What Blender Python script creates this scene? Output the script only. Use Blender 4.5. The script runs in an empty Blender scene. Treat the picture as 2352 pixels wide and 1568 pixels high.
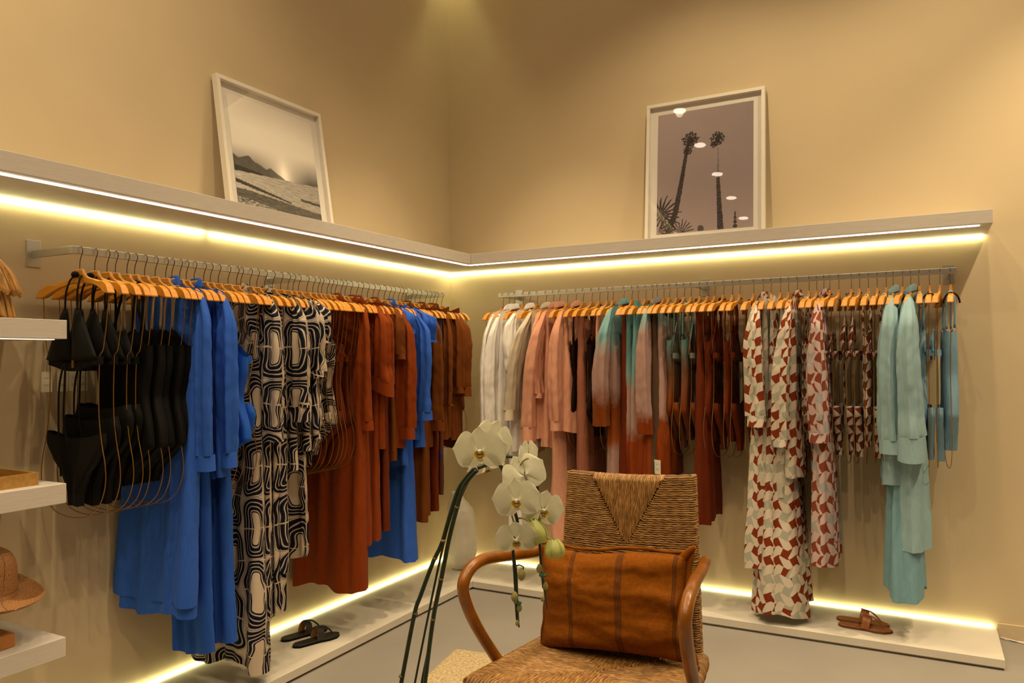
import bpy, math, random
from math import sin, cos, pi, radians, sqrt
from mathutils import Vector, Matrix, noise
S = bpy.context.scene
C = S.collection
PI = pi

# ------------------------------------------------------------ camera
CP = Vector((2.986, -4.6311, 1.4346)); YAW, PIT, ROL, FPX = -0.4926, 0.0234, -0.0102, 1767.39
_f = Vector((sin(YAW)*cos(PIT), cos(YAW)*cos(PIT), sin(PIT)))
_r = Vector((cos(YAW), -sin(YAW), 0)); _u = _r.cross(_f)
_r, _u = cos(ROL)*_r + sin(ROL)*_u, -sin(ROL)*_r + cos(ROL)*_u
cd = bpy.data.cameras.new('camera'); cam = bpy.data.objects.new('camera', cd); C.objects.link(cam)
cd.sensor_width = 36; cd.lens = FPX/2352*36; cd.clip_start = .05
cam.matrix_world = Matrix(((_r.x, _u.x, -_f.x, CP.x), (_r.y, _u.y, -_f.y, CP.y), (_r.z, _u.z, -_f.z, CP.z), (0, 0, 0, 1)))
S.camera = cam
def at(x, y, d):            # photo pixel + distance along the view axis -> point
    return CP + (_f + _r*((x-1176)/FPX) - _u*((y-784)/FPX))*d

# ------------------------------------------------------------ world, exposure
w = bpy.data.worlds.new('world'); S.world = w; w.use_nodes = True
w.node_tree.nodes['Background'].inputs[0].default_value = (.9, .75, .55, 1)
w.node_tree.nodes['Background'].inputs[1].default_value = .05
S.view_settings.view_transform = 'Standard'; S.view_settings.look = 'None'
S.view_settings.gamma = 1; S.view_settings.exposure = 0.6; S.view_settings.use_curve_mapping = False

LAMP = (1, .78, .455); LED = (1, .93, .44)
CEIL = 4.3
DL = [(.96, -2.46, 33, 128), (.96, -3.22, 46, 128), (.96, -3.98, 60, 128), (.96, -4.7, 46, 128), (.96, -5.4, 34, 128), (.96, -1.70, 62, 66), (1.0, -.95, 100, 66),
      (2.0, -1.05, 70, 125), (3.22, -.95, 70, 128), (4.15, -.95, 180, 96), (2.6, -2.7, 55, 128), (2.6, -4.2, 75, 128), (4.2, -2.7, 110, 128), (4.2, -4.4, 60, 128), (2.6, -6.0, 60, 128), (4.2, -6.0, 50, 128), (4.3, -1.75, 260, 60)]  # open-floor rows and the last lamp are added, unseen fill lights

# ------------------------------------------------------------ mesh helpers
class MB:
    def __init__(s): s.v = []; s.f = []; s.uv = []; s.sm = []; s.mi = []
    def vert(s, p, uv=(0, 0)):
        s.v.append(tuple(p)); s.uv.append(uv); return len(s.v)-1
    def face(s, idx, smooth=True, mi=0):
        s.f.append(tuple(idx)); s.sm.append(smooth); s.mi.append(mi)
    def grid(s, rows, uvs=None, closed=False, smooth=True, mi=0):
        n = len(rows[0]); base = len(s.v)
        for j, row in enumerate(rows):
            for i, p in enumerate(row):
                s.vert(p, uvs[j][i] if uvs else (i/(n-1), j/max(1, len(rows)-1)))
        m = n if closed else n-1
        for j in range(len(rows)-1):
            for i in range(m):
                a = base+j*n+i; b = base+j*n+(i+1) % n
                s.face((a, b, b+n, a+n), smooth, mi)
        return base
    def box(s, x0, x1, y0, y1, z0, z1, mi=0):
        b = len(s.v)
        for z in (z0, z1):
            for x, y in ((x0, y0), (x1, y0), (x1, y1), (x0, y1)): s.vert((x, y, z), (x+z, y+z))
        for q in ((3, 2, 1, 0), (4, 5, 6, 7), (0, 1, 5, 4), (1, 2, 6, 5), (2, 3, 7, 6), (3, 0, 4, 7)):
            s.face([b+i for i in q], False, mi)
    def tube(s, pts, r, n=8, closed=False, caps=True, ry=None, twist=None, mi=0, vs=1.0):
        pts = [Vector(p) for p in pts]; N = len(pts)
        rr = r if callable(r) else (lambda t: r)
        up = None; rows = []; uvs = []; L = 0
        for k in range(N):
            if closed: t = pts[(k+1) % N]-pts[k-1]
            else: t = pts[min(k+1, N-1)]-pts[max(k-1, 0)]
            if t.length < 1e-9: t = Vector((0, 0, 1))
            t.normalize()
            if up is None:
                up = Vector((0, 0, 1)) if abs(t.z) < .9 else Vector((1, 0, 0))
            u = up - t*up.dot(t)
            if u.length < 1e-6: u = t.orthogonal()
            u.normalize(); up = u; w_ = t.cross(u)
            if k: L += (pts[k]-pts[k-1]).length
            R = rr(k/(N-1)); row = []; uv = []
            for i in range(n):
                a = 2*PI*i/n; q = R; q2 = (ry/r*R if ry else R)
                if twist:
                    m = .50+.50*abs(cos(a-twist*L)); row.append(pts[k]+(u*cos(a)+w_*sin(a))*R*m)
                else: row.append(pts[k]+u*cos(a)*q+w_*sin(a)*q2)
                uv.append((i/n*2*PI*R, L*vs))
            rows.append(row); uvs.append(uv)
        if closed: rows.append(rows[0]); uvs.append([(a, L+.01) for a, b in uvs[0]])
        b = s.grid(rows, uvs, closed=True, mi=mi)
        if caps and not closed:
            s.face([b+i for i in range(n)][::-1], False, mi)
            s.face([b+(len(rows)-1)*n+i for i in range(n)], False, mi)
    def lathe(s, prof, c=(0, 0, 0), n=24, cap=True):
        c = Vector(c); rows = [[c+Vector((r*cos(2*PI*i/n), r*sin(2*PI*i/n), z)) for i in range(n)] for r, z in prof]
        b = s.grid(rows, None, closed=True)
        if cap:
            s.face([b+i for i in range(n)][::-1], False); s.face([b+(len(rows)-1)*n+i for i in range(n)], False)
    def build(s, name, mat, parent=None, loc=None, rot=None, bevel=0):
        me = bpy.data.meshes.new(name); me.from_pydata(s.v, [], s.f); me.update()
        uvl = me.uv_layers.new(name='UVMap')
        li = [0]*len(me.loops); me.loops.foreach_get('vertex_index', li)
        fl = []
        for i in li: fl.extend(s.uv[i])
        uvl.data.foreach_set('uv', fl)
        me.polygons.foreach_set('use_smooth', s.sm); me.polygons.foreach_set('material_index', s.mi)
        for m in (mat if isinstance(mat, (list, tuple)) else [mat]): me.materials.append(m)
        o = bpy.data.objects.new(name, me); C.objects.link(o)
        if parent: o.parent = parent
        if loc: o.location = loc
        if rot: o.rotation_euler = rot
        if bevel:
            m = o.modifiers.new('b', 'BEVEL'); m.width = bevel; m.segments = 2; m.limit_method = 'ANGLE'
        return o

def tag(o, label=None, cat=None, group=None, kind=None):
    if label: o['label'] = label
    if cat: o['category'] = cat
    if group: o['group'] = group
    if kind: o['kind'] = kind
    return o
def thing(name, label, cat, loc=(0, 0, 0), rz=0, group=None):
    o = bpy.data.objects.new(name, None); C.objects.link(o); o.location = loc; o.rotation_euler = (0, 0, rz)
    o.empty_display_size = .05
    return tag(o, label, cat, group)
def struct(name, mb, mat, **k): return tag(mb.build(name, mat, **k), kind='structure')
def smooth_pts(pts, k=6, closed=False):
    P = [Vector(p) for p in pts]; n = len(P); out = []
    for i in range(n if closed else n-1):
        if closed: a, b, c, d = P[i-1], P[i], P[(i+1) % n], P[(i+2) % n]
        else: a, b, c, d = P[max(i-1, 0)], P[i], P[i+1], P[min(i+2, n-1)]
        for j in range(k):
            t = j/k
            out.append(.5*((2*b)+(c-a)*t+(2*a-5*b+4*c-d)*t*t+(3*b-a-3*c+d)*t**3))
    if not closed: out.append(P[-1])
    return out
def interp(tab, t):
    if t <= tab[0][0]: return tab[0][1]
    for (a, x), (b, y) in zip(tab, tab[1:]):
        if t <= b:
            q = (t-a)/(b-a); q = q*q*(3-2*q)*.5+q*.5
            return x+(y-x)*q
    return tab[-1][1]

# ------------------------------------------------------------ materials
def new(name):
    m = bpy.data.materials.new(name); m.use_nodes = True; nt = m.node_tree
    return m, nt, nt.nodes['Principled BSDF']
def N(nt, typ, ins=None, **kw):
    n = nt.nodes.new(typ)
    for k, v in kw.items(): setattr(n, k, v)
    for k, v in (ins or {}).items():
        if isinstance(v, bpy.types.NodeSocket): nt.links.new(v, n.inputs[k])
        else: n.inputs[k].default_value = v
    return n
def math_(nt, op, a, b=0., c=None):
    ins = {0: a, 1: b}
    if c is not None: ins[2] = c
    return N(nt, 'ShaderNodeMath', ins, operation=op).outputs[0]
def ramp(nt, fac, stops, interp_='LINEAR'):
    r = nt.nodes.new('ShaderNodeValToRGB'); nt.links.new(fac, r.inputs[0]); e = r.color_ramp.elements
    r.color_ramp.interpolation = interp_
    while len(e) < len(stops): e.new(.5)
    for k, (p, c) in enumerate(stops): e[k].position = p; e[k].color = (*c, 1)
    return r.outputs[0]
def coord(nt, which='UV'): return nt.nodes.new('ShaderNodeTexCoord').outputs[which]
def bump(nt, bs, h, strength=.2, dist=.002):
    b = N(nt, 'ShaderNodeBump', {'Height': h, 'Strength': strength, 'Distance': dist}); nt.links.new(b.outputs[0], bs.inputs['Normal'])
def setc(nt, bs, c):
    if isinstance(c, bpy.types.NodeSocket): nt.links.new(c, bs.inputs['Base Color'])
    else: bs.inputs['Base Color'].default_value = (*c, 1)
def scl(c, k): return tuple(min(1, x*k) for x in c)
def plain(name, c, rough=.6, metal=0, var=.08, scale=30, bumpd=0, coordn='Object', stretch=None, spec=.5):
    m, nt, bs = new(name); bs.inputs['Roughness'].default_value = rough; bs.inputs['Metallic'].default_value = metal
    bs.inputs['Specular IOR Level'].default_value = spec
    v = coord(nt, coordn)
    if stretch: v = N(nt, 'ShaderNodeMapping', {'Vector': v, 'Scale': stretch}).outputs[0]
    n = N(nt, 'ShaderNodeTexNoise', {'Vector': v, 'Scale': scale, 'Detail': 4}).outputs[0]
    setc(nt, bs, ramp(nt, n, [(.3, scl(c, 1-var)), (.7, scl(c, 1+var))]))
    if bumpd: bump(nt, bs, n, .5, bumpd)
    return m
def fabric_finish(nt, bs, rough=.85, sheen=.15, weave=True, wv=.3):
    bs.inputs['Roughness'].default_value = rough; bs.inputs['Specular IOR Level'].default_value = .12
    bs.inputs['Sheen Weight'].default_value = sheen*.2; bs.inputs['Sheen Roughness'].default_value = .4
    if weave:
        n = N(nt, 'ShaderNodeTexNoise', {'Vector': N(nt, 'ShaderNodeMapping', {'Vector': coord(nt, 'UV'), 'Scale': (1, .25, 1)}).outputs[0], 'Scale': 420, 'Detail': 3}).outputs[0]
        bump(nt, bs, n, wv, .0012)
def fabric(name, c, rough=.85, sheen=.12, var=.10, wv=.3):
    m, nt, bs = new(name)
    v = N(nt, 'ShaderNodeMapping', {'Vector': coord(nt, 'UV'), 'Scale': (60, 8, 1)}).outputs[0]
    n = N(nt, 'ShaderNodeTexNoise', {'Vector': v, 'Scale': 2.0, 'Detail': 5, 'Roughness': .7}).outputs[0]
    setc(nt, bs, ramp(nt, n, [(.3, scl(c, 1-var)), (.7, scl(c, 1+var))]))
    fabric_finish(nt, bs, rough, sheen, True, wv); return m
def maze_print(name, sc=6.5):
    m, nt, bs = new(name); uv = coord(nt, 'UV')
    wn = N(nt, 'ShaderNodeTexNoise', {'Vector': uv, 'Scale': 6, 'Detail': 1}).outputs['Color']
    off = N(nt, 'ShaderNodeVectorMath', {0: wn, 1: (.5, .5, .5)}, operation='SUBTRACT').outputs[0]
    off = N(nt, 'ShaderNodeVectorMath', {0: off, 3: .10}, operation='SCALE').outputs[0]
    p = N(nt, 'ShaderNodeVectorMath', {0: uv, 1: off}, operation='ADD').outputs[0]
    sp = N(nt, 'ShaderNodeSeparateXYZ', {0: p}); x, y = sp.outputs[0], sp.outputs[1]
    CX, CY = 1.05/sc, 1.7/sc
    x = math_(nt, 'DIVIDE', x, CX); y = math_(nt, 'DIVIDE', y, CY)
    col = math_(nt, 'FLOOR', x)
    y = math_(nt, 'ADD', y, math_(nt, 'MULTIPLY', math_(nt, 'ABSOLUTE', math_(nt, 'MODULO', col, 2.)), .5))
    fx = math_(nt, 'MULTIPLY', math_(nt, 'SUBTRACT', math_(nt, 'FRACT', x), .5), CX); fy = math_(nt, 'MULTIPLY', math_(nt, 'SUBTRACT', math_(nt, 'FRACT', y), .5), CY)
    ay = math_(nt, 'MAXIMUM', math_(nt, 'SUBTRACT', math_(nt, 'ABSOLUTE', fy), CY*.5-CX*.5), 0.)
    d = math_(nt, 'POWER', math_(nt, 'ADD', math_(nt, 'POWER', math_(nt, 'ABSOLUTE', fx), 3.), math_(nt, 'POWER', ay, 3.)), .3333)
    st = math_(nt, 'SINE', math_(nt, 'MULTIPLY', d, 6.2832/(CX*.100)))
    dark = math_(nt, 'GREATER_THAN', st, -.74)
    core = math_(nt, 'GREATER_THAN', d, CX*.13)
    outer = math_(nt, 'LESS_THAN', d, CX*.496)
    line = math_(nt, 'GREATER_THAN', math_(nt, 'ABSOLUTE', fy), .0028)
    k = math_(nt, 'MULTIPLY', math_(nt, 'MULTIPLY', dark, core), math_(nt, 'MULTIPLY', outer, line))
    edge = math_(nt, 'GREATER_THAN', st, .55)
    dk = N(nt, 'ShaderNodeMix', {0: edge, 6: (.010, .013, .036, 1), 7: (.003, .003, .003, 1)}, data_type='RGBA').outputs[2]
    c = N(nt, 'ShaderNodeMix', {0: k, 6: (.47, .375, .30, 1), 7: dk}, data_type='RGBA').outputs[2]
    setc(nt, bs, c); fabric_finish(nt, bs, .8, .05, False); return m
def check_print(name, sc=21, a=(.62, .53, .47), b=(.24, .045, .018), g=(.42, .42, .38), gp=.6):
    m, nt, bs = new(name); uv = coord(nt, 'UV')
    sp = N(nt, 'ShaderNodeSeparateXYZ', {0: uv}); x, y = sp.outputs[0], sp.outputs[1]
    tri = lambda q: math_(nt, 'SUBTRACT', math_(nt, 'PINGPONG', q, 1.), .5)
    X = math_(nt, 'ADD', math_(nt, 'MULTIPLY', x, sc), math_(nt, 'MULTIPLY', tri(math_(nt, 'MULTIPLY', y, sc*.85)), .55))
    Y = math_(nt, 'ADD', math_(nt, 'MULTIPLY', y, sc*.85), math_(nt, 'MULTIPLY', tri(math_(nt, 'ADD', math_(nt, 'MULTIPLY', x, sc), .3)), .50))
    cx, cy = math_(nt, 'FLOOR', X), math_(nt, 'FLOOR', Y)
    par = math_(nt, 'ABSOLUTE', math_(nt, 'MODULO', math_(nt, 'ADD', cx, cy), 2.))
    cell = N(nt, 'ShaderNodeCombineXYZ', {0: cx, 1: cy}).outputs[0]
    rnd = N(nt, 'ShaderNodeTexWhiteNoise', {'Vector': cell}, noise_dimensions='2D').outputs[0]
    big = N(nt, 'ShaderNodeTexNoise', {'Vector': uv, 'Scale': 4., 'Detail': 1}).outputs[0]
    th = math_(nt, 'ADD', rnd, math_(nt, 'MULTIPLY', math_(nt, 'SUBTRACT', big, .5), 2.2))
    isg = math_(nt, 'GREATER_THAN', th, gp)
    bb = N(nt, 'ShaderNodeMix', {0: isg, 6: (*b, 1), 7: (*g, 1)}, data_type='RGBA').outputs[2]
    c = N(nt, 'ShaderNodeMix', {0: par, 6: (*a, 1), 7: bb}, data_type='RGBA').outputs[2]
    setc(nt, bs, c); fabric_finish(nt, bs, .85, .05, False); return m
def ombre(name, stops, off=0):
    m, nt, bs = new(name); uv = coord(nt, 'UV')
    sp = N(nt, 'ShaderNodeSeparateXYZ', {0: uv})
    n = N(nt, 'ShaderNodeTexNoise', {'Vector': uv, 'Scale': 9, 'Detail': 6, 'Roughness': .65}).outputs[0]
    t = math_(nt, 'ADD', sp.outputs[1], math_(nt, 'MULTIPLY', math_(nt, 'SUBTRACT', n, .5), .22))
    setc(nt, bs, ramp(nt, math_(nt, 'ADD', t, off), stops)); fabric_finish(nt, bs); return m
def rope_mat(name):
    m, nt, bs = new(name); sp = N(nt, 'ShaderNodeSeparateXYZ', {0: coord(nt, 'UV')})
    s_ = math_(nt, 'GREATER_THAN', math_(nt, 'SINE', math_(nt, 'ADD', math_(nt, 'MULTIPLY', sp.outputs[1], 1100.), math_(nt, 'MULTIPLY', sp.outputs[0], 300.))), .0)
    setc(nt, bs, N(nt, 'ShaderNodeMix', {0: s_, 6: (.012, .01, .01, 1), 7: (.5, .36, .2, 1)}, data_type='RGBA').outputs[2])
    bs.inputs['Roughness'].default_value = .6; return m
def emit(name, c, s):
    m = bpy.data.materials.new(name); m.use_nodes = True; nt = m.node_tree; nt.nodes.clear()
    e = N(nt, 'ShaderNodeEmission', {0: (*c, 1), 1: s}); o = nt.nodes.new('ShaderNodeOutputMaterial'); nt.links.new(e.outputs[0], o.inputs[0]); return m

M = {}
M['wall'] = plain('wall_plaster', (.62, .50, .335), .9, var=.025, scale=3, spec=.2)
M['wall_b'] = plain('wall_plaster_b', (.62, .50, .335), .85, var=.02, scale=2.2, spec=.25)
M['floor'] = plain('floor_cement', (.265, .240, .222), .45, var=.06, scale=2.5, spec=.35)
M['ceil'] = plain('ceiling_paint', (.36, .31, .25), .9)
M['wall_far'] = plain('wall_dark', (.20, .15, .10), .9)
M['wood_white'] = plain('limed_wood', (.56, .51, .485), .55, var=.05, scale=14, stretch=(1, 1, 14), bumpd=.0004)
M['platform'] = plain('platform_wood', (.58, .53, .47), .6, var=.03, scale=6)
M['steel'] = plain('brushed_steel', (.50, .47, .43), .38, .85, var=.05, scale=60, stretch=(1, 1, 12))
M['led'] = emit('led_light', LED, 13.)
M['led_low'] = emit('led_light_low', LED, 6.)
M['led_added'] = emit('led_added_glow', LED, 4.)
M['led_cove'] = emit('led_cove', LED, 9.)
M['diffuser'] = emit('led_diffuser', (1, .84, .60), 9.)
M['led_shelf'] = emit('led_light_shelf', LED, 9.)
M['diffuser_dim'] = emit('led_diffuser_dim', (1, .84, .60), 1.2)
M['hanger'] = plain('honey_wood', (.56, .22, .012), .42, var=.14, scale=9, stretch=(1, 6, 6), bumpd=.0003)
M['hook'] = plain('bronze_wire', (.10, .075, .05), .4, .7)
M['gold'] = plain('brass_wire', (.34, .17, .04), .35, .8)
M['black'] = fabric('black_jersey', (.0028, .0026, .0026), .7, .05, wv=.15)
M['black2'] = fabric('black_rib', (.0055, .005, .0048), .6, .08, wv=.15)
M['blue'] = fabric('blue_linen', (.028, .10, .50))
M['blue2'] = fabric('deep_blue_linen', (.020, .08, .40))
M['ruched'] = fabric('blue_lycra', (.016, .09, .50), .5, .05)
M['rust'] = fabric('rust_linen', (.20, .034, .0035))
M['rust2'] = fabric('dark_rust_jersey', (.115, .017, .003), .75)
M['brown'] = fabric('brown_linen', (.135, .035, .004))
M['white'] = fabric('white_linen', (.80, .76, .76), .85, .1, .05)
M['offwhite'] = fabric('ecru_linen', (.58, .50, .40), .9, .1, .08)
M['pink'] = fabric('dusty_pink_linen', (.60, .29, .20))
M['pinkd'] = fabric('rose_jersey', (.30, .11, .07), .6)
M['choc'] = fabric('chocolate_jersey', (.015, .005, .004), .7, .03)
M['aqua'] = fabric('aqua_linen', (.27, .41, .47))
M['aqua2'] = fabric('aqua_silk', (.18, .34, .42), .6)
M['skyl'] = fabric('ice_blue_lycra', (.20, .34, .48), .4, .1)
M['skirt_br'] = fabric('taupe_jersey', (.08, .045, .025), .7)
M['maze'] = maze_print('arch_print')
M['maze2'] = maze_print('arch_print_small', 10)
M['check'] = check_print('check_print', 25, (.58, .50, .43), (.19, .030, .008), (.36, .36, .31), .62); M['check2'] = check_print('check_print_rose', 23, (.50, .38, .37), (.22, .05, .03), (.34, .33, .36), .8)
M['check3'] = check_print('check_print_grey', 20, (.52, .45, .38), (.30, .28, .24), (.42, .42, .37), .5)
M['check4'] = check_print('check_print_dark', 26, (.50, .42, .36), (.12, .022, .012), (.12, .03, .02), .8)
TEAL, MAU, RST = (.17, .33, .36), (.36, .22, .20), (.17, .040, .003)
M['ombre'] = ombre('teal_to_rust_dye', [(.0, TEAL), (.2, TEAL), (.32, MAU), (.5, MAU), (.6, RST), (.8, (.26, .06, .01)), (.9, MAU), (1, MAU)])
M['ombre2'] = ombre('teal_to_mauve_dye', [(0, (.10, .24, .27)), (.42, (.16, .30, .31)), (.52, MAU), (.72, (.36, .24, .22)), (.8, (.24, .042, .004)), (1, (.18, .03, .004))])
M['ombre3'] = ombre('mauve_long_dye', [(0, TEAL), (.1, TEAL), (.18, MAU), (.62, MAU), (.7, (.22, .038, .004)), (1, (.19, .032, .004))])
M['ombre4'] = ombre('rust_swim_dye', [(0, TEAL), (.25, (.13, .26, .27)), (.4, (.2, .09, .05)), (.6, (.17,.035,.004)), (1, (.05, .05, .04))])
M['scarf'] = ombre('printed_panel', [(0, (.05, .02, .01)), (.1, (.05, .04, .09)), (.3, (.22, .21, .25)), (.5, (.05, .05, .14)), (.6, (.35, .32, .34)), (.68, (.13, .03, .015)), (.85, (.16, .04, .02)), (.9, (.03, .03, .12)), (.93, (.10, .03, .02)), (1, (.10, .03, .02))])
M['rope'] = rope_mat('striped_rope')
M['tag'] = plain('tag_card', (.72, .68, .6), .6, var=.02); M['ink'] = plain('tag_ink', (.2, .18, .16), .7)
M['frame'] = plain('white_frame', (.74, .68, .62), .5, var=.02); M['mat'] = plain('mat_board', (.72, .68, .65), .8, var=.01)
M['ceramic'] = plain('white_ceramic', (.66, .60, .53), .65, var=.02, scale=40)
M['rush'] = None

# ------------------------------------------------------------ ceiling spots (light first)
def downlight(x, y, watts, k, cone):
    t = thing('ceiling_downlight', LBL_DL[k], 'ceiling light', (x, y, CEIL), group='round recessed downlights')
    m = MB(); m.lathe([(.085, 0), (.085, -.006), (.070, -.008), (.062, -.002), (.062, 0)], n=28, cap=False); m.build('trim_ring', M['mat'], t)
    m = MB(); m.lathe([(.06, -.001), (.03, -.003), (.001, -.004)], n=24, cap=False); m.build('lamp_disc', EMD, t)
    l = bpy.data.lights.new('spot', 'SPOT'); l.energy = watts; l.color = LAMP; l.spot_size = radians(cone); l.spot_blend = .85 if cone > 100 else .6; l.shadow_soft_size = .035
    o = bpy.data.objects.new('spot', l); C.objects.link(o); o.location = (x, y, CEIL-.03)
LBL_DL = []
for k, (x, y, e_, c_) in enumerate(DL):
    pos = (['third', 'fourth', 'fifth', 'sixth', 'seventh', 'second', 'first'][k]+' round downlight from the back wall, in the left wall row') if k < 7 else \
          (['first', 'second', 'third'][k-7]+' round downlight from the corner, in the back wall row') if k < 10 else \
          (['first', 'second', 'third', 'fourth', 'fifth', 'sixth'][k-10]+' added unseen fill downlight over the middle of the shop floor') if k < 16 else 'added fill downlight brightening the floor past the right end of the back wall row'
    LBL_DL.append(pos)
EMD = emit('lamp_glow', (1, .86, .66), 14.)
for k, (x, y, e_, c_) in enumerate(DL): downlight(x, y, e_, k, c_)

# ------------------------------------------------------------ room shell
X1, Y0 = 6.2, -7.5
m = MB(); m.box(-.1, 0, Y0, .1, 0, CEIL); struct('wall_left', m, M['wall'])
m = MB(); m.box(0, X1, 0, .1, 0, CEIL); struct('wall_back', m, M['wall_b'])
m = MB(); m.box(X1, X1+.1, Y0, .1, 0, CEIL); struct('wall_right', m, M['wall_far'])
m = MB(); m.box(0, X1, Y0-.1, Y0, 0, CEIL); struct('wall_front', m, M['wall_far'])
m = MB(); m.box(-.1, X1+.1, Y0-.1, .1, -.1, 0); struct('floor', m, M['floor'])
m = MB(); m.box(-.1, X1+.1, Y0-.1, .1, CEIL, CEIL+.1); struct('ceiling', m, M['ceil'])
m = MB(); m.box(3.279, X1, -.012, 0, 0, .075); struct('baseboard_back', m, M['wall_b'], bevel=.002)

m = MB(); m.box(.10, .112, Y0, -.10, CEIL-.12, CEIL); struct('added_cove_lip_1', m, M['ceil'])  # unseen lip, added to keep the cove strip out of glass reflections
m = MB(); m.box(.10, X1, -.112, -.10, CEIL-.12, CEIL); struct('added_cove_lip_2', m, M['ceil'])  # matching added lip, screens the back wall strip from the picture glass
m = MB(); m.box(.02, .05, Y0+.1, -.02, CEIL-.02, CEIL-.005); tag(m.build('cove_light', M['led_cove'], None), 'thin warm cove light line where the left wall meets the ceiling', 'light strip')
m = MB(); m.box(.06, X1-.1, -.05, -.02, CEIL-.02, CEIL-.005); tag(m.build('cove_light', M['led_cove'], None), 'thin warm cove light line where the back wall meets the ceiling', 'light strip')


# ------------------------------------------------------------ ledges with light strips, platforms
ZT, TS = 2.05, .065
t = thing('wall_ledge', 'long limed wood ledge high on the left wall with the beach photograph on it', 'shelf', (0, 0, ZT))
m = MB(); m.box(.0, .4264, -5.2, -.4139, 0, TS); m.box(0, .4264, -.4139, 0, 0, TS); m.build('board', M['wood_white'], t, bevel=.0015)
m = MB(); m.box(.002, .016, -2.105, -.002, -.012, -.0005); m.build('light_strip', M['led'], t)
m = MB(); m.box(.002, .016, -5.1, -2.135, -.012, -.0005); m.build('light_strip', M['led'], t)
m = MB(); m.box(.372, .384, -5.1, -.385, -.004, -.0005); m.build('light_profile', M['diffuser'], t)
t = thing('wall_ledge', 'long limed wood ledge high on the back wall with the palm photograph on it', 'shelf', (0, 0, ZT))
m = MB(); m.box(.428, 3.2769, -.4139, 0, 0, TS); m.build('board', M['wood_white'], t, bevel=.0015)
m = MB(); m.box(.018, 3.262, -.016, -.002, -.012, -.0005); m.build('light_strip', M['led'], t)
m = MB(); m.box(.45, 3.262, -.012, -.002, TS+.0005, TS+.006); m.build('light_strip', M['led_added'], t)  # weak glow strip added to brighten the wall above the ledge
m = MB(); m.box(.385, 3.225, -.375, -.363, -.004, -.0005); m.build('light_profile', M['diffuser'], t)
t = thing('display_platform', 'low whitewashed platform along the left wall carrying the black sandals', 'platform', (0, 0, 0))
m = MB(); m.box(0, .4584, -5.2, 0, .012, .05); m.box(0, .44, -5.2, -.49, 0, .0119); m.build('deck', M['platform'], t, bevel=.0015)
m = MB(); m.box(.003, .018, -5.1, -.003, .0505, .062); m.build('light_strip', M['led_low'], t)
t = thing('display_platform', 'low whitewashed platform along the back wall carrying the tan sandals', 'platform', (0, 0, 0))
m = MB(); m.box(.46, 3.2769, -.4794, 0, .012, .05); m.box(.46, 3.2769-.004, -.462, 0, 0, .0119); m.build('deck', M['platform'], t, bevel=.0015)
m = MB(); m.box(.02, 3.262, -.018, -.003, .0505, .062); m.build('light_strip', M['led_low'], t)

# side shelves at the left edge
SH = [(1.586, .065, 'upper', 'holding the raffia bag'), (1.026, .067, 'middle', 'holding the wooden tray'), (.503, .065, 'lower', 'holding the hat stand')]
for z, th, nm, what in SH:
    t = thing('wall_shelf', f'{nm} white wood shelf at the left edge {what}', 'shelf', (0, -3.02, z))
    m = MB(); m.box(0, .38, -1.6, 0, -th, 0); m.build('board', M['wood_white'], t, bevel=.0015)
    m = MB(); m.box(.33, .342, -1.58, -.02, -th-.003, -th-.0003); m.build('light_profile', M['diffuser_dim'], t)
    m = MB(); m.box(.002, .014, -1.58, -.25, -th-.01, -th-.0003); m.build('light_strip', M['led_shelf'], t)

# ------------------------------------------------------------ rails
def rail(label, axis, s0, s1, brackets):
    t = thing('garment_rail', label, 'clothes rail', (0, 0, 1.866))
    def bx(mb, a0, a1, d0, d1, z0, z1):
        if axis == 'A': mb.box(d0, d1, a0, a1, z0, z1)
        else: mb.box(a0, a1, -d1, -d0, z0, z1)
    m = MB(); bx(m, s0, s1, .2445, .2565, -.028, 0); m.build('bar', M['steel'], t, bevel=.0012)
    for s in brackets:
        m = MB(); bx(m, s-.006, s+.006, .008, .2445, -.028, 0); b = m.build('arm', M['steel'], t, bevel=.0012)
        m = MB(); bx(m, s-.027, s+.027, 0, .009, -.062, .04); m.build('wall_plate', M['steel'], b, bevel=.0015)
    return t
rail('brushed steel clothes rail fixed to the left wall below the ledge', 'A', -2.925, -.478, [-2.919, -1.72, -.505])
rail('brushed steel clothes rail fixed to the back wall below the ledge', 'B', .538, 3.129, [.565, 1.83, 3.10])

# ------------------------------------------------------------ hangers
SA = [-2.893, -2.835, -2.786, -2.752, -2.703, -2.67, -2.626, -2.578, -2.529, -2.5, -2.462, -2.43, -2.39, -2.341, -2.306, -2.263, -2.209, -2.162, -2.136, -2.084, -2.041, -1.993, -1.943, -1.891, -1.843, -1.809, -1.771, -1.713, -1.67, -1.632, -1.606, -1.564, -1.533, -1.501, -1.457, -1.424, -1.379, -1.328, -1.285, -1.236, -1.187, -1.141, -1.085, -1.037, -0.999, -0.949, -0.914, -0.878, -0.821, -0.779, -0.731, -0.671, -0.621, -0.583, -0.546, -0.488]
SB = [0.572, 0.618, 0.658, 0.719, 0.768, 0.82, 0.883, 0.934, 0.977, 1.03, 1.089, 1.137, 1.194, 1.244, 1.296, 1.332, 1.401, 1.451, 1.49, 1.537, 1.579, 1.606, 1.646, 1.681, 1.724, 1.767, 1.808, 1.858, 1.903, 1.944, 1.992, 2.042, 2.082, 2.157, 2.208, 2.25, 2.3, 2.341, 2.385, 2.445, 2.483, 2.519, 2.548, 2.592, 2.653, 2.692, 2.734, 2.775, 2.817, 2.849, 2.892, 2.928, 2.965, 3.012, 3.058, 3.102]
ZR = 1.866
TOPZ = [(0, -.083), (.021, -.083), (.03, -.100), (.05, -.114), (.08, -.122), (.11, -.128), (.138, -.134), (.145, -.134), (.165, -.134), (.19, -.145), (.207, -.160), (.218, -.181)]
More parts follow.
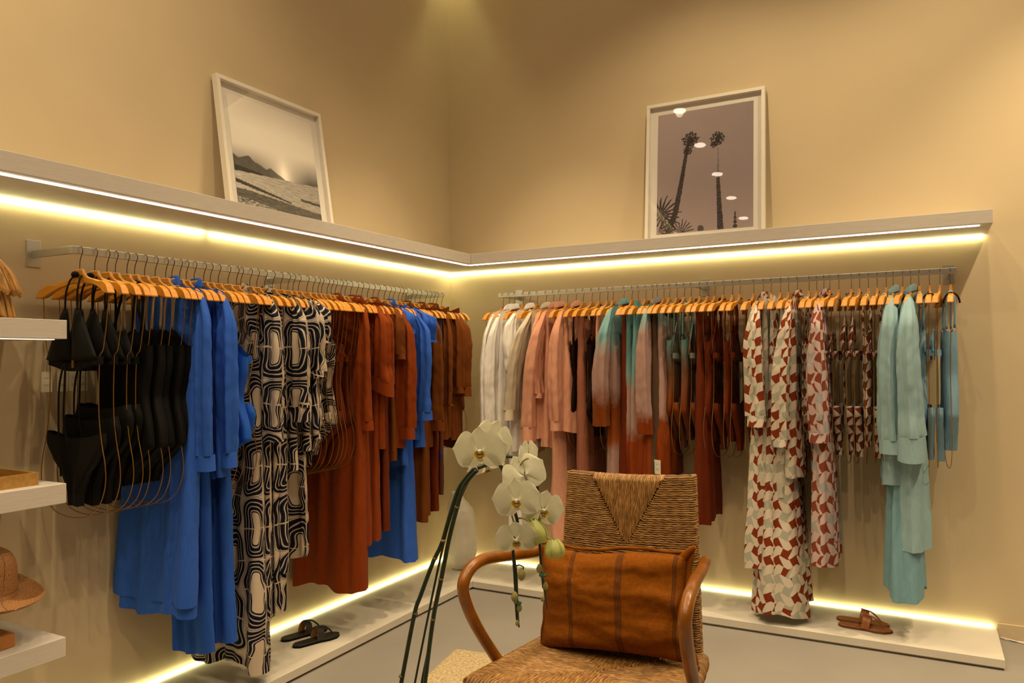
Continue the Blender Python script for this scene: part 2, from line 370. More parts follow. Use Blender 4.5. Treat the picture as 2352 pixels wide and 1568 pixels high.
BOTZ = [(0, -.134), (.05, -.137), (.1, -.146), (.14, -.160), (.17, -.175), (.187, -.1825), (.218, -.1835)]
THK = [(0, .006), (.10, .0065), (.14, .0075), (.165, .011), (.218, .0135)]
def hanger_parts(root, wire, hookdir=1):
    xs = [-.218, -.213, -.205, -.195, -.18, -.165, -.15, -.142, -.13, -.11, -.09, -.07, -.05, -.04, -.03, -.0225, -.02, 0]
    xs = xs+[-x for x in xs[-2::-1]]; rows = []
    for x in xs:
        a = abs(x); zt, zb, h = interp(TOPZ, a), interp(BOTZ, a), interp(THK, a); y = -.022*(a/.218)**2; c = .0028
        zt = max(zt, zb+.004); c = min(c, (zt-zb)*.4)
        rows.append([(x, y+dy, z) for dy, z in ((h, zb+c), (h, zt-c), (h-c, zt), (-h+c, zt), (-h, zt-c), (-h, zb+c), (-h+c, zb), (h-c, zb))])
    m = MB(); b = m.grid(rows, None, closed=True, smooth=False)
    m.face([b+i for i in range(8)][::-1], False); m.face([b+(len(rows)-1)*8+i for i in range(8)], False)
    m.build('wooden_arms', M['hanger'], root)
    m = MB(); R = .0178; zc = -.0160; d = hookdir
    pts = [(0, 0, -.086), (0, 0, -.066), (.002*d, 0, -.052)]+[(R*cos(radians(a))*d, 0, zc+R*sin(radians(a))) for a in (-48, -25, 0, 25, 50, 75, 100, 125, 150, 172, 190)]
    m.tube(smooth_pts(pts, 3), .0017, 6); m.build('hook', M['hook'], root)
    if wire:
        side = [(.196, -.178), (.190, -.25), (.176, -.345), (.166, -.385), (.150, -.40), (.148, -.43), (.146, -.52), (.150, -.62), (.166, -.71), (.188, -.79), (.190, -.86), (.160, -.93), (.10, -.972), (.03, -.985)]
        pts = [(x, -.017+.012*(z+.18), z) for x, z in side]+[(-x, -.017+.012*(z+.18), z) for x, z in side[::-1]]
        m = MB(); m.tube(smooth_pts(pts, 3), .0018, 6); m.build('wire_body_form', M['gold'], root)
_src = {}
def copy_tree(o, parent=None):
    c = o.copy(); C.objects.link(c)
    if parent: c.parent = parent
    for ch in list(o.children): copy_tree(ch, c)
    return c
def rail_loc(r, i, dy=0.):
    if r == 'A': return (.2505, SA[i]+dy, ZR), 0.
    return (SB[i]+dy, -.2505, ZR), -PI/2
def put_hanger(r, i, wire, yaw, nick):
    loc, rz = rail_loc(r, i); key = (r, wire)
    if key not in _src:
        o = thing('clothes_hanger', 'x', 'hanger'); hanger_parts(o, wire, 1 if r == 'A' else -1); _src[key] = o
    else: o = copy_tree(_src[key])
    o.location = loc; o.rotation_euler = (0, 0, rz+yaw)
    tag(o, ('wooden hanger carrying the ' if len(nick.split()) < 13 else 'wooden hanger with ')+nick, 'hanger', 'wooden hangers on the '+('left' if r == 'A' else 'back')+' wall rail')

# ------------------------------------------------------------ cloth
def stadium(u, W, T):
    T = min(T, W*.98); a = W-T; P = 4*a+2*PI*T; s = (u % 1)*P
    q = PI*T/2
    if s < q: th = s/T; return Vector((a+T*cos(th), T*sin(th), 0)), Vector((cos(th), sin(th), 0)), P
    s -= q
    if s < 2*a: return Vector((a-s, T, 0)), Vector((0, 1, 0)), P
    s -= 2*a
    if s < 2*q: th = PI/2+s/T; return Vector((-a+T*cos(th), T*sin(th), 0)), Vector((cos(th), sin(th), 0)), P
    s -= 2*q
    if s < 2*a: return Vector((-a+s, -T, 0)), Vector((0, -1, 0)), P
    s -= 2*a; th = 1.5*PI+s/T; return Vector((a+T*cos(th), T*sin(th), 0)), Vector((cos(th), sin(th), 0)), P
def foldf(rs, P, wl, drift=1.):
    n1 = max(2, round(P/wl)); n2 = max(3, round(P/wl*1.7)); n3 = max(1, round(P/wl*.45))
    p1, p2, p3 = (rs.random()*6.28 for _ in range(3)); d1, d2 = rs.uniform(-1, 1)*drift, rs.uniform(-1.5, 1.5)*drift
    def f(u, v):
        a = sin(6.2832*n1*u+p1+d1*v+.8*sin(6.2832*n3*u+p3)); b = sin(6.2832*n2*u+p2+d2*v)
        return (a-.25*cos(2*a))*.62+b*.22+sin(6.2832*n3*u+p3)*.3
    return f
def nest(x, v, A):
    return A*min(1, v*1.5)*(sin(x*41+1.3*sin(x*9)+v*.9)*.6+sin(x*73+2+v*1.3)*.28+sin(x*17+v)*.4)
def tube_cloth(mb, fn, nu, nv, seed, wl=.085, uvoff=0., A=0., cr=0.):
    """fn(v) -> (cx, cy, W, T, amp); z from zf(x, v)"""
    rs = random.Random(seed); cfn, zf = fn
    Pm = stadium(0, cfn(.7)[2], cfn(.7)[3])[2]; ff = foldf(rs, Pm, wl)
    rows = []; uvs = []
    for j in range(nv+1):
        v = j/nv; cx, cy, W, T, amp = cfn(v); row = []; uv = []
        for i in range(nu+1):
            u = i/nu; p, n, P = stadium(u, W, T); d = amp*ff(u, v); z = zf(p.x, v, u)
            if cr: d += cr*min(1, v*3)*(noise.noise((p.x*11+seed, p.y*30, z*5+seed))+.5*noise.noise((p.x*25, p.y*40+seed, z*24+p.x*20)))
            q = p+n*d; x, y = q.x+cx, q.y+cy+(nest(q.x, v, A) if A else 0)
            row.append((x, y, z)); uv.append((u*Pm+uvoff, -z-.1))
        rows.append(row); uvs.append(uv)
    mb.grid(rows, uvs)
SHZ = [(0, -.100), (.05, -.108), (.1, -.122), (.15, -.130), (.175, -.134), (.2, -.150), (.215, -.168), (.24, -.2)]
def body(name, root, mat, zh, W=((0, .195), (.12, .19), (.5, .2), (1, .215)), T=((0, .012), (.1, .018), (1, .03)), amp=.010, wl=.085, dx=0., dy=0., seed=0, zs=None, hem=.012, slant=0., nu=104, nv=50, A=.011, cr=.005, dyp=1.3):
    rs = random.Random(seed+7); ph = rs.random()*6
    zs = zs or (lambda x: interp(SHZ, abs(x)))
    def c(v): return (dx*v*v, -.012+dy*v**dyp, interp(W, v), interp(T, v), amp*min(1, .15+v*1.3))
    def zf(x, v, u):
        a = zs(x); b = zh+hem*sin(x*18+ph)+slant*x/.2+.0012*sin(u*60)
        return a+(b-a)*v
    m = MB(); tube_cloth(m, (c, zf), nu, nv, seed, wl, A=A, cr=cr)
    return m.build(name, mat, root)
def sleeve(root, mat, side, L=.66, w=.058, wc=.05, seed=0, swing=0., out=.015, T=.026, cuff=.065, x0=.178, z0=-.138, amp=.011, dyy=0., slant=0.):
    rs = random.Random(seed*3+side+9); k = rs.uniform(-.01, .01)
    def W_(v): return interp([(0, .018), (.05, .042), (.15, w*.92), (.5, w), (.8, w*.93), (1, wc)], v)
    def c(v): return (side*(x0+(.012+out)*min(1, v*5)+out*sin(v*3)), -.012+(dyy+k)*v+swing*sin(v*PI)*.5-.012*sin(v*PI), W_(v), interp([(0, .010), (.1, T*.5), (.5, T*.85), (1, T)], v), amp*min(1, v*4))
    def zf(x, v, u): return z0-L*v+x*side*(-.55*(1-min(1, v*3)))+slant*x*v
    if side < 0: w = min(w, .05); wc = min(wc, .05); out = 0; x0 = .17
    m = MB(); tube_cloth(m, (c, zf), 44, 52, seed*5+side, .055, .3*side, cr=.007); s = m.build('sleeve', mat, root)
    if cuff:
        def c2(v): a = c(1); return (a[0], a[1], wc*1.02+.004*v, T+.002, .0012)
        def z2(x, v, u): return z0-L+.004-cuff*v+slant*x
        m = MB(); tube_cloth(m, (c2, z2), 40, 4, seed, .05); m.build('cuff', mat, s)
def collar(root, mat, h=.018, w=.040):
    rows = []; uvs = []
    for z, W_, T_ in ((-.122, w, .018), (-.104, w*.92, .019), (-.098+h, w*.86, .020), (-.100+h, w*.98, .030), (-.114, w*1.25, .036)):
        row = []; uv = []
        for i in range(33):
            a = 2*PI*i/32; p = Vector((W_*cos(a), T_*sin(a)-.006, z-.018*max(0, -sin(a))+.010*sin(a)))
            row.append(p); uv.append((a*.05, -z+W_))
        rows.append(row); uvs.append(uv)
    m = MB(); m.grid(rows, uvs); m.build('collar', mat, root)
def tag_card(root, x, y, z, s=1., rz=.5):
    w_, h_ = .021*s, .036*s; e = MB()
    c_, s_ = cos(rz), sin(rz)
    def P(a, b, dz): return (x+a*c_, y+a*s_+b, z+dz)
    b = len(e.v)
    def slab(x0, x1, y0, y1, z0, z1):
        b = len(e.v)
        for zz in (z0, z1):
            for xx, yy in ((x0, y0), (x1, y0), (x1, y1), (x0, y1)): e.vert((x+xx*c_-yy*s_, y+xx*s_+yy*c_, z+zz))
        for q in ((3, 2, 1, 0), (4, 5, 6, 7), (0, 1, 5, 4), (1, 2, 6, 5), (2, 3, 7, 6), (3, 0, 4, 7)): e.face([b+i for i in q], False)
    slab(-w_, w_, -.0006, .0006, -2*h_, 0); o = e.build('price_tag', M['tag'], root)
    for dz, ww in ((-.021, .8), (-.024, .5), (-.045, .75), (-.048, .75), (-.051, .5)):
        e = MB(); slab(-w_*ww*.8, w_*ww*.8, -.0009, -.0007, dz*s-.0006, dz*s+.0004); e.build('print_line', M['ink'], o)
    e = MB(); e.tube([(x, y, z-.004), (x-.002, y+.002, z+.03*s), (x+.004, y+.006, z+.07*s)], .0009, 5); e.build('cord', M['black'], o)
def strap(root, mat, pts, r=.004, ry=None, name='strap'):
    m = MB(); m.tube(smooth_pts(pts, 5), r, 8, ry=ry); return m.build(name, mat, root)

def start(r, i, kindname, nick, cat, wire=False, yaw=0., grp=None, hyaw=None):
    loc, rz = rail_loc(r, i)
    yaw += random.Random(i*7+(3 if r == 'A' else 5)).uniform(-.045, .045)
    put_hanger(r, i, wire, yaw, nick)
    g = thing(kindname, nick if len(nick.split()) > 11 else nick+(', hung on the left rail' if r == 'A' else ', hung on the back rail'), cat, loc, rz+yaw, grp)
    return g
def shirt(r, i, nick, mat, zh, sl=.66, yaw=0., long_=False, kind='shirt', cuff=.065, sw=.058, wc=.05, both=True, coll=True, **k):
    seed = i*13+(500 if r == 'B' else 0)
    g = start(r, i, kind, nick, 'dress' if 'dress' in kind else 'shirt', False, yaw)
    m2 = k.pop('smat', mat); T_ = k.pop('sT', .026); out = k.pop('out', .012); sw_ = k.pop('swing', 0); sd = k.pop('sdy', 0); sls = k.pop('sslant', 0)
    body('bodice', g, mat, zh-ZR, seed=seed, **k)
    for s in (1, -1): sleeve(g, m2, s, sl, sw, wc, seed+s, T=T_, cuff=cuff, out=out, swing=sw_, dyy=sd, slant=sls)
    if coll: collar(g, mat)
    return g
def slipdress(r, i, nick, mat, zh, yaw=0., wire=False, kind='dress', ztop=-.24, W=((0, .13), (.2, .14), (1, .2)), strapm=None, **k):
    seed = i*17+(700 if r == 'B' else 0)
    g = start(r, i, kind, nick, {'skirt': 'skirt', 'trousers': 'trousers'}.get(kind, 'dress'), wire, yaw)
    w0 = W[0][1]
    zs = k.pop('zs', None) or (lambda x: ztop+.035*min(1, (abs(x)/w0)**2))
    body('bodice' if kind == 'dress' else 'drape', g, mat, zh-ZR, W=W, zs=zs, seed=seed, **k)
    if kind == 'dress':
        for s in (-1, 1): strap(g, strapm or mat, [(s*.085, -.026, ztop+.015), (s*.088, -.024, -.16), (s*.088, -.008, -.122), (s*.088, .008, -.16), (s*.085, .004, ztop+.015)], .003, .006)
    else:
        for s in (-1, 1):
            m = MB(); m.box(s*.11-.012, s*.11+.012, -.026, .002, ztop-.008, ztop+.035); m.tube([(s*.11, -.012, ztop+.03), (s*.11, -.012, -.13)], .0015, 6); m.build('clip', M['hook'], g)
    return g
def onepiece(r, i, nick, mat, yaw=0., strapm=None, neck=-.34, ztop=-.30, T=.016, zl=-.90, tagc=False, ring=False, kind='swimsuit', halter=False, amp=.004, wl=.05, sW=1., rdy=0.):
    seed = i*19+(900 if r == 'B' else 0)
    g = start(r, i, kind, nick, 'swimsuit', True, yaw)
    w0 = .155*sW
    zs = lambda x: ztop-.10*(1-min(1, abs(x)/.085))**1.0-.05*max(0, (abs(x)-.10)/.06)
    W = ((0, w0), (.12, w0), (.38, .135*sW), (.62, .165*sW), (.70, .168*sW), (.80, .12*sW), (.92, .05), (1, .034))
    body('bodice', g, mat, zl, A=.0, cr=.002, W=W, T=((0, T), (.3, T*1.2), (1, T)), amp=amp, wl=wl, seed=seed, zs=zs, hem=0, nu=80, nv=40, dy=-.005)
    sm = strapm or mat
    for s in (-1, 1):
        if halter: strap(g, sm, [(s*.085, -.026, ztop+.005), (s*.05, -.028, -.20), (s*.028, -.012, -.118), (0, .009, -.106)], .0045, .006)
        else: strap(g, sm, [(s*.085, -.028, ztop-.005), (s*.09, -.026, -.2), (s*.092, -.010, -.121), (s*.092, .008, -.17), (s*.088, .006, ztop)], .0045, .005)
    if ring:
        m = MB(); m.tube([(.012*cos(a/10*PI), -.034, ztop-.10+.012*sin(a/10*PI)) for a in range(20)], .0025, 6, closed=True); m.build('gold_ring', M['gold'], g)
    if tagc: tag_card(g, -.165, -.02, -.46)
    return g
def bikini(r, i, nick, mat, yaw=0., mat2=None, strapm=None, tagc=False, ties=True, bz=-.70, zl=-.95, gold=True, high=False, T=.016, cupz=-.36, bandeau=False, sW=1.):
    seed = i*23+(1100 if r == 'B' else 0); mat2 = mat2 or mat
    g = start(r, i, 'bikini', nick, 'bikini', True, yaw)
    zb = cupz-.06
    for s in (-1, 1):       # cups
        rows = []; uvs = []
        for j in range(13):
            v = j/12; ww = (.012+(.075-.012)*v**.9) if not bandeau else .062+.01*v
            z = (-.235 if not bandeau else cupz+.05)+(zb-(-.235 if not bandeau else cupz+.05))*v
            row = []; uv = []
            for q in range(11):
                t = q/10*2-1; x = s*(.035+.042*v)*(1 if not bandeau else 1.1)+ww*t
                row.append((x, -.030-.022*sin(v*PI*.8)*(1-t*t)-.001*sin(t*9+v*7), z+.006*t*t)); uv.append((x, -z))
            rows.append(row); uvs.append(uv)
        m = MB(); m.grid(rows, uvs); o = m.build('cup', mat, g); md = o.modifiers.new('s', 'SOLIDIFY'); md.thickness = .003
        if not bandeau or ties:
            strap(g, strapm or mat, [(s*.036, -.032, -.24), (s*.034, -.030, -.17), (s*.026, -.014, -.116), (s*.006, .010, -.104)], .0045, .003)
    def c(v): return (0, -.016, .152*sW, T, .002)
    def zf(x, v, u): return zb+.004-.030*v+.012*cos(u*6.283*2)
    m = MB(); tube_cloth(m, (c, zf), 64, 3, seed, .05); m.build('band', mat, g)
    if ties:
        strap(g, strapm or mat, [(-.03, -.04, zb-.01), (-.05, -.045, zb-.10), (-.055, -.043, zb-.26), (-.045, -.04, zb-.42)], .005, .0025, 'tie')
        strap(g, strapm or mat, [(-.02, -.04, zb-.01), (-.015, -.047, zb-.10), (-.02, -.046, zb-.22), (-.005, -.04, zb-.30)], .005, .0025, 'tie')
        m = MB(); m.lathe([(.002, -.012), (.012, -.008), (.014, 0), (.010, .009), (.002, .012)], (0, -.018, -.104), 10); m.build('knot', strapm or mat, g)
    if gold:
        m = MB(); m.box(.010, .022, -.0365, -.0335, zb-.026, zb+.002); m.build('gold_clasp', M['gold'], g)
    zt = bz+.06 if high else bz
    W = ((0, .150 if high else .165), (.15, .168), (.32, .16 if high else .13), (.55, .075), (.8, .042), (1, .036))
    body('bottom', g, mat2, zl, W=tuple((a, b*sW) for a, b in W), T=((0, T), (1, T*.9)), A=0., cr=.002, amp=.004, wl=.06, seed=seed, zs=lambda x: zt+.02*(x/.16)**2, hem=.006, nu=64, nv=20)
    if tagc: tag_card(g, -.165, -.022, -.46, 1.05, rz=.35)
    return g

O3 = ['first', 'second', 'third', 'fourth', 'fifth', 'sixth', 'seventh', 'eighth', 'ninth', 'tenth']
# ---------------- rack along the left wall, counted from the shelves
R = 'A'
bikini(R, 0, 'black halter bikini with hanging ties nearest the shelves', M['black2'], tagc=True, yaw=.02)
bikini(R, 1, 'second black halter bikini from the shelves, with a flat waist brief', M['black'], tagc=True, yaw=-.02, high=True, gold=False)
bikini(R, 2, 'third black bikini from the shelves, with high waist brief', M['black2'], tagc=True, ties=False, high=True, bz=-.66)
bikini(R, 3, 'fourth black bikini from the shelves, with bandeau cups', M['black'], tagc=True, ties=False, bandeau=True, bz=-.66, high=True, gold=False)
onepiece(R, 4, 'fifth black swimsuit from the shelves, with white trimmed neckline', M['black'], sW=1.15, yaw=-.03)
onepiece(R, 5, 'sixth black swimsuit from the shelves, with wide halter straps', M['black2'], sW=1.15, yaw=.02, halter=True)
onepiece(R, 6, 'black swimsuit with fine twisted straps, seventh from the shelves', M['black'], sW=1.15, strapm=M['rope'])
onepiece(R, 7, 'black swimsuit with twisted rope belt, eighth from the shelves', M['black2'], sW=1.15, yaw=-.02, ring=True, strapm=M['rope'])
onepiece(R, 8, 'black swimsuit with thick rope straps beside the blue dresses', M['black'], sW=1.15, yaw=-.03, strapm=M['rope'], halter=False)
shirt(R, 9, 'long blue linen shirt dress whose sleeve hangs beside the black swimsuits', M['blue'], .44, kind='shirt_dress', W=((0, .195), (.2, .19), (.6, .20), (1, .21)), T=((0, .012), (.2, .02), (.6, .04), (1, .05)), dy=-.035, dx=-.01, amp=.010, wl=.13, sw=.06, sT=.030, hem=.012)
slipdress(R, 10, 'wide blue linen skirt with the hem furthest left', M['blue'], .49, kind='skirt', ztop=-.20, W=((0, .17), (.4, .215), (1, .235)), T=((0, .012), (.3, .03), (1, .04)), dy=-.085, dyp=.5, dx=-.01, amp=.008, wl=.16, hem=.008)
slipdress(R, 11, 'blue linen dress with the lowest hem of the blue group', M['blue2'], .26, ztop=-.2, W=((0, .13), (.5, .13), (1, .115)), T=((0, .012), (.5, .02), (1, .03)), dy=.0, dx=.06, amp=.014, wl=.12)
shirt(R, 12, 'blue linen shirt with buttoned cuffs, second sleeve of the blue group', M['blue'], .96, sl=.66, dy=.01, amp=.012, sw=.06, sT=.030, T=((0, .012), (.2, .02), (1, .03)))
slipdress(R, 13, 'deep blue linen dress hung behind the blue shirt sleeves', M['blue2'], .27, ztop=-.2, W=((0, .13), (.5, .14), (1, .13)), T=((0, .012), (.5, .02), (1, .03)), dy=.0, dx=.07, amp=.014, wl=.1)
onepiece(R, 14, 'ruched bright blue swimsuit with a price tag', M['ruched'], amp=.006, wl=.03, halter=True, T=.018, sW=1.5)
tag_card([o for o in C.objects if o.get('label', '').startswith('ruched bright blue swimsuit')][0], .10, -.045, -.48, 1., .2)
bikini(R, 15, 'ruched bright blue bikini behind the blue swimsuit', M['ruched'], ties=False, bandeau=True, gold=False, high=True, sW=1.45)
onepiece(R, 16, 'navy and cream arch print swimsuit behind the blue ruched ones', M['maze2'], halter=True)
slipdress(R, 17, 'full length arch print dress with the lowest hem near the black sandals', M['maze'], .13, ztop=-.16, W=((0, .15), (.3, .17), (1, .235)), T=((0, .012), (.5, .03), (1, .055)), dy=-.03, dx=.01, amp=.015, wl=.13, hem=.02)
shirt(R, 18, 'arch print shirt dress with long sleeve, nearest the blue swimwear', M['maze'], .30, sl=.58, kind='shirt_dress', dx=.0, T=((0, .012), (.4, .025), (1, .04)), amp=.012, W=((0, .195), (.5, .19), (1, .2)), sw=.062, sT=.03)
slipdress(R, 19, 'arch print trousers clipped behind the long arch print dress', M['maze'], .32, kind='trousers', ztop=-.2, W=((0, .17), (.4, .19), (1, .20)), dy=.02, amp=.012)
slipdress(R, 20, 'arch print skirt clipped before the second arch print shirt', M['maze'], .5, kind='skirt', ztop=-.2, W=((0, .16), (.4, .19), (1, .21)), amp=.012)
shirt(R, 21, 'arch print shirt with cream shoulder and wide cuff', M['maze'], .95, sl=.50, cuff=.07, sw=.066, wc=.07, sT=.034, amp=.012)
slipdress(R, 22, 'arch print trousers with a raised hem behind the wide cuff', M['maze'], .53, kind='trousers', ztop=-.2, W=((0, .16), (.4, .18), (1, .18)), dy=.05, amp=.012)
shirt(R, 23, 'arch print shirt with elbow sleeve in the middle of its group', M['maze'], 1.02, sl=.34, cuff=.03, sw=.07, wc=.075, sT=.034, coll=False)
shirt(R, 24, 'arch print blouse with short striped sleeve and cream hem', M['maze'], 1.08, sl=.20, cuff=.012, sw=.058, wc=.06, sT=.032, coll=False, T=((0, .012), (1, .02)))
for j, i in enumerate((25, 26, 27, 28)):
    nick = ['arch print bikini nearest the short sleeved blouse', 'arch print swimsuit second after the short sleeved blouse', 'arch print bikini with knotted cups, third after the blouse', 'arch print swimsuit nearest the rust swimwear'][j]
    (bikini if j % 2 == 0 else onepiece)(R, i, nick, M['maze2'], **({'gold': False, 'ties': j == 0, 'bandeau': j == 2} if j % 2 == 0 else {'amp': .007, 'wl': .04, 'halter': j == 1}))
for j, i in enumerate((29, 30, 31, 32)):
    (onepiece if j % 2 else bikini)(R, i, O3[j]+' rust swimwear set on a wire form after the arch prints', M['rust2'], **({} if j % 2 else {'gold': j == 0, 'ties': False}))
shirt(R, 33, 'rust linen dress with the widest and lowest rust hem', M['rust'], .28, sl=.60, kind='shirt_dress', W=((0, .195), (.2, .19), (.6, .22), (1, .235)), T=((0, .012), (.3, .03), (.6, .05), (1, .06)), dy=-.03, amp=.014, wl=.12, sw=.045, cuff=.05, hem=.015)
slipdress(R, 34, 'rust slip dress behind the widest rust hem', M['rust'], .50, ztop=-.15, W=((0, .18), (.4, .19), (1, .22)), T=((0, .012), (.5, .03), (1, .05)), dy=-.02, amp=.014, wl=.1)
slipdress(R, 35, 'dark rust trousers clipped in the middle of the rust group', M['rust2'], .55, kind='trousers', ztop=-.2, W=((0, .16), (.4, .18), (1, .18)))
shirt(R, 36, 'rust linen shirt with a wide half sleeve and slanted cuff', M['rust'], .50, sl=.38, cuff=.075, sw=.066, wc=.085, sT=.030, out=.018, sslant=-.35, kind='shirt_dress')
shirt(R, 37, 'rust linen top tucked behind the slanted cuff', M['rust'], .98, sl=.42, cuff=.05, sw=.055, sT=.025)
slipdress(R, 38, 'rust sleeveless dress before the short rust sleeve', M['rust2'], .52, ztop=-.15, W=((0, .17), (.4, .19), (1, .21)))
shirt(R, 39, 'rust blouse with a short cap sleeve', M['brown'], .90, sl=.26, cuff=.03, sw=.055, wc=.06, sT=.026, coll=False)
shirt(R, 40, 'rust linen shirt with full length sleeve beside the blue shirts', M['rust'], .96, sl=.66, sw=.062, wc=.062, sT=.030, out=.02)
shirt(R, 41, 'blue tee shirt right behind the full rust sleeve', M['blue'], .85, sl=.14, cuff=.01, sw=.05, wc=.055, coll=False)
slipdress(R, 42, 'long blue linen dress ending above the corner platform', M['blue'], .33, ztop=-.15, W=((0, .17), (.4, .19), (1, .20)), T=((0, .012), (.4, .03), (1, .06)), amp=.012, wl=.12, dx=.02)
shirt(R, 43, 'blue linen shirt with wide full sleeve near the corner', M['blue'], .98, sl=.58, sw=.072, wc=.082, sT=.034, cuff=.05, out=.03, amp=.01)
shirt(R, 44, 'blue tee shirt with short open sleeve near the corner', M['blue'], .95, sl=.18, cuff=.015, sw=.06, wc=.065, sT=.03, out=.03, coll=False)
slipdress(R, 45, 'dark brown trousers clipped behind the blue tee shirt', M['brown'], .52, kind='trousers', ztop=-.2, W=((0, .16), (.4, .19), (1, .20)), T=((0, .012), (1, .05)), wl=.11)
slipdress(R, 46, 'brown slip dress near the corner', M['brown'], .54, ztop=-.15, W=((0, .17), (.4, .2), (1, .21)), T=((0, .012), (1, .04)), wl=.1)
shirt(R, 47, 'brown linen shirt with full sleeve before the printed panel', M['brown'], .93, sl=.64, sw=.064, wc=.066, sT=.030, out=.012)
slipdress(R, 48, 'brown linen dress just before the printed panel', M['rust2'], .56, ztop=-.15, W=((0, .17), (.4, .19), (1, .2)))
slipdress(R, 49, 'printed panel skirt in blue, cream and brown stripes', M['scarf'], .64, kind='skirt', ztop=-.22, W=((0, .20), (.4, .21), (1, .21)), T=((0, .010), (1, .012)), amp=.002, hem=0)
tag_card([o for o in C.objects if o.name.startswith('skirt') and o.get('label', '').startswith('printed')][0], .17, -.03, -.86, 1.5, 0)
shirt(R, 50, 'rust shirt with half sleeve after the printed panel', M['brown'], .95, sl=.56, cuff=.01, sw=.045, wc=.04, sT=.022)
slipdress(R, 51, 'brown dress second from the corner end shirts', M['brown'], .96, ztop=-.14, W=((0, .18), (.4, .19), (1, .2)))
shirt(R, 52, 'rust shirt third from the corner end of the rail', M['brown'], .95, sl=.46, cuff=.04, sw=.055, wc=.06)
shirt(R, 53, 'rust shirt with folded cuff second from the corner end', M['brown'], .90, sl=.46, cuff=.06, sw=.066, wc=.07, out=.02, sT=.034)
slipdress(R, 54, 'dark rust dress behind the folded cuff', M['rust2'], .92, ztop=-.14, W=((0, .18), (.4, .19), (1, .2)))
onepiece(R, 55, 'rust swimsuit on the last hanger by the corner', M['rust2'])

# ---------------- rack along the back wall, counted from the corner
R = 'B'
bikini(R, 0, 'white bikini on the hanger nearest the corner', M['white'], ties=False, gold=False)
W_ = M['white']
shirt(R, 1, 'white linen shirt nearest the corner', W_, .84, sl=.68, sdy=-.035, sw=.062, wc=.058, T=((0, .012), (1, .035)), out=.02, dy=-.02)
shirt(R, 2, 'second white linen shirt, with the broad pressed cuff', W_, .86, sl=.68, sdy=-.045, sw=.060, wc=.064, cuff=.085, out=.02, sT=.03)
slipdress(R, 3, 'long white linen trousers hanging behind the orchid', W_, .32, kind='trousers', ztop=-.2, W=((0, .16), (.4, .17), (1, .17)), T=((0, .012), (1, .04)), wl=.12)
shirt(R, 4, 'third white linen shirt, with rolled elbow sleeve', W_, .88, sl=.36, cuff=.05, sw=.062, wc=.066, out=.02)
slipdress(R, 5, 'white tie waist dress under the bare hanger tip', M['offwhite'], .86, ztop=-.2, W=((0, .12), (.4, .16), (1, .18)))
shirt(R, 6, 'ecru linen shirt with wide straight sleeve', M['offwhite'], .90, sl=.60, sw=.072, wc=.076, cuff=.065, sT=.034, out=.03, sdy=-.12)
shirt(R, 7, 'dusty pink linen shirt next to the ecru one', M['pink'], .95, sl=.50, sw=.05, wc=.045, cuff=.03)
shirt(R, 8, 'dusty pink shirt with the lowest and broadest cuff', M['pink'], .90, sl=.70, sw=.066, wc=.070, cuff=.09, sT=.034, out=.03, sdy=-.10)
slipdress(R, 9, 'long dusty pink skirt seen behind the orchid', M['pink'], .36, kind='skirt', ztop=-.2, W=((0, .16), (.4, .19), (1, .20)), T=((0, .012), (1, .05)), wl=.12)
shirt(R, 10, 'dusty pink shirt with narrow buttoned cuff beside the dark swimwear', M['pink'], 1.0, sl=.66, sw=.060, wc=.052, cuff=.06, sT=.032, out=.02, sdy=-.03, T=((0, .012), (.3, .03), (1, .05)))
onepiece(R, 11, 'chocolate brown swimsuit, first on the back rail', M['choc'])
slipdress(R, 12, 'long rose trousers behind the chair back', M['pinkd'], .62, kind='trousers', ztop=-.2, W=((0, .16), (.4, .18), (1, .18)), wl=.1)
onepiece(R, 13, 'chocolate brown swimsuit next to the rose tank top', M['choc'], halter=True)
slipdress(R, 14, 'short rose tank top with scooped armhole', M['pink'], 1.30, ztop=-.17, W=((0, .13), (.5, .16), (1, .15)), kind='dress')
bikini(R, 15, 'rose strappy bikini with gathered waist', M['pinkd'], gold=False, ties=False, high=True, zl=-.90)
shirt(R, 16, 'teal and rust dip dyed dress with fluted sleeve', M['ombre'], .40, sl=.68, kind='shirt_dress', sw=.066, wc=.066, cuff=0, sT=.040, out=.03, sdy=-.05, T=((0, .012), (.3, .03), (1, .06)), wl=.11)
slipdress(R, 17, 'dark rust slip dress between the dip dyed pieces', M['rust2'], .5, ztop=-.2, W=((0, .12), (.4, .17), (1, .2)))
slipdress(R, 18, 'mauve dip dyed trousers between the dyed dresses', M['ombre2'], .42, kind='trousers', ztop=-.17, W=((0, .15), (.4, .17), (1, .19)))
slipdress(R, 19, 'sleeveless teal dyed dress with tied armhole', M['ombre2'], .44, ztop=-.13, W=((0, .14), (.3, .18), (1, .2)), T=((0, .012), (.3, .03), (1, .06)), amp=.014, wl=.1)
bikini(R, 20, 'teal dyed bikini half hidden by its neighbours', M['ombre4'], gold=False)
shirt(R, 21, 'mauve dyed dress with long straight sleeve and teal shoulder', M['ombre3'], .50, sl=.72, kind='shirt_dress', sw=.052, wc=.040, cuff=0, sT=.032, out=.015)
slipdress(R, 22, 'taupe skirt with a rose waistband', M['skirt_br'], .58, kind='skirt', ztop=-.19, W=((0, .17), (.4, .19), (1, .2)), T=((0, .012), (1, .04)))
slipdress(R, 23, 'grey and ochre wrap skirt with a white tag at its hem', M['ombre3'], .76, kind='skirt', ztop=-.2, W=((0, .15), (.4, .17), (1, .19)))
tag_card([o for o in C.objects if o.get('label', '').startswith('grey and ochre wrap')][0], .2, -.02, -1.0, 1.1, 1.2)
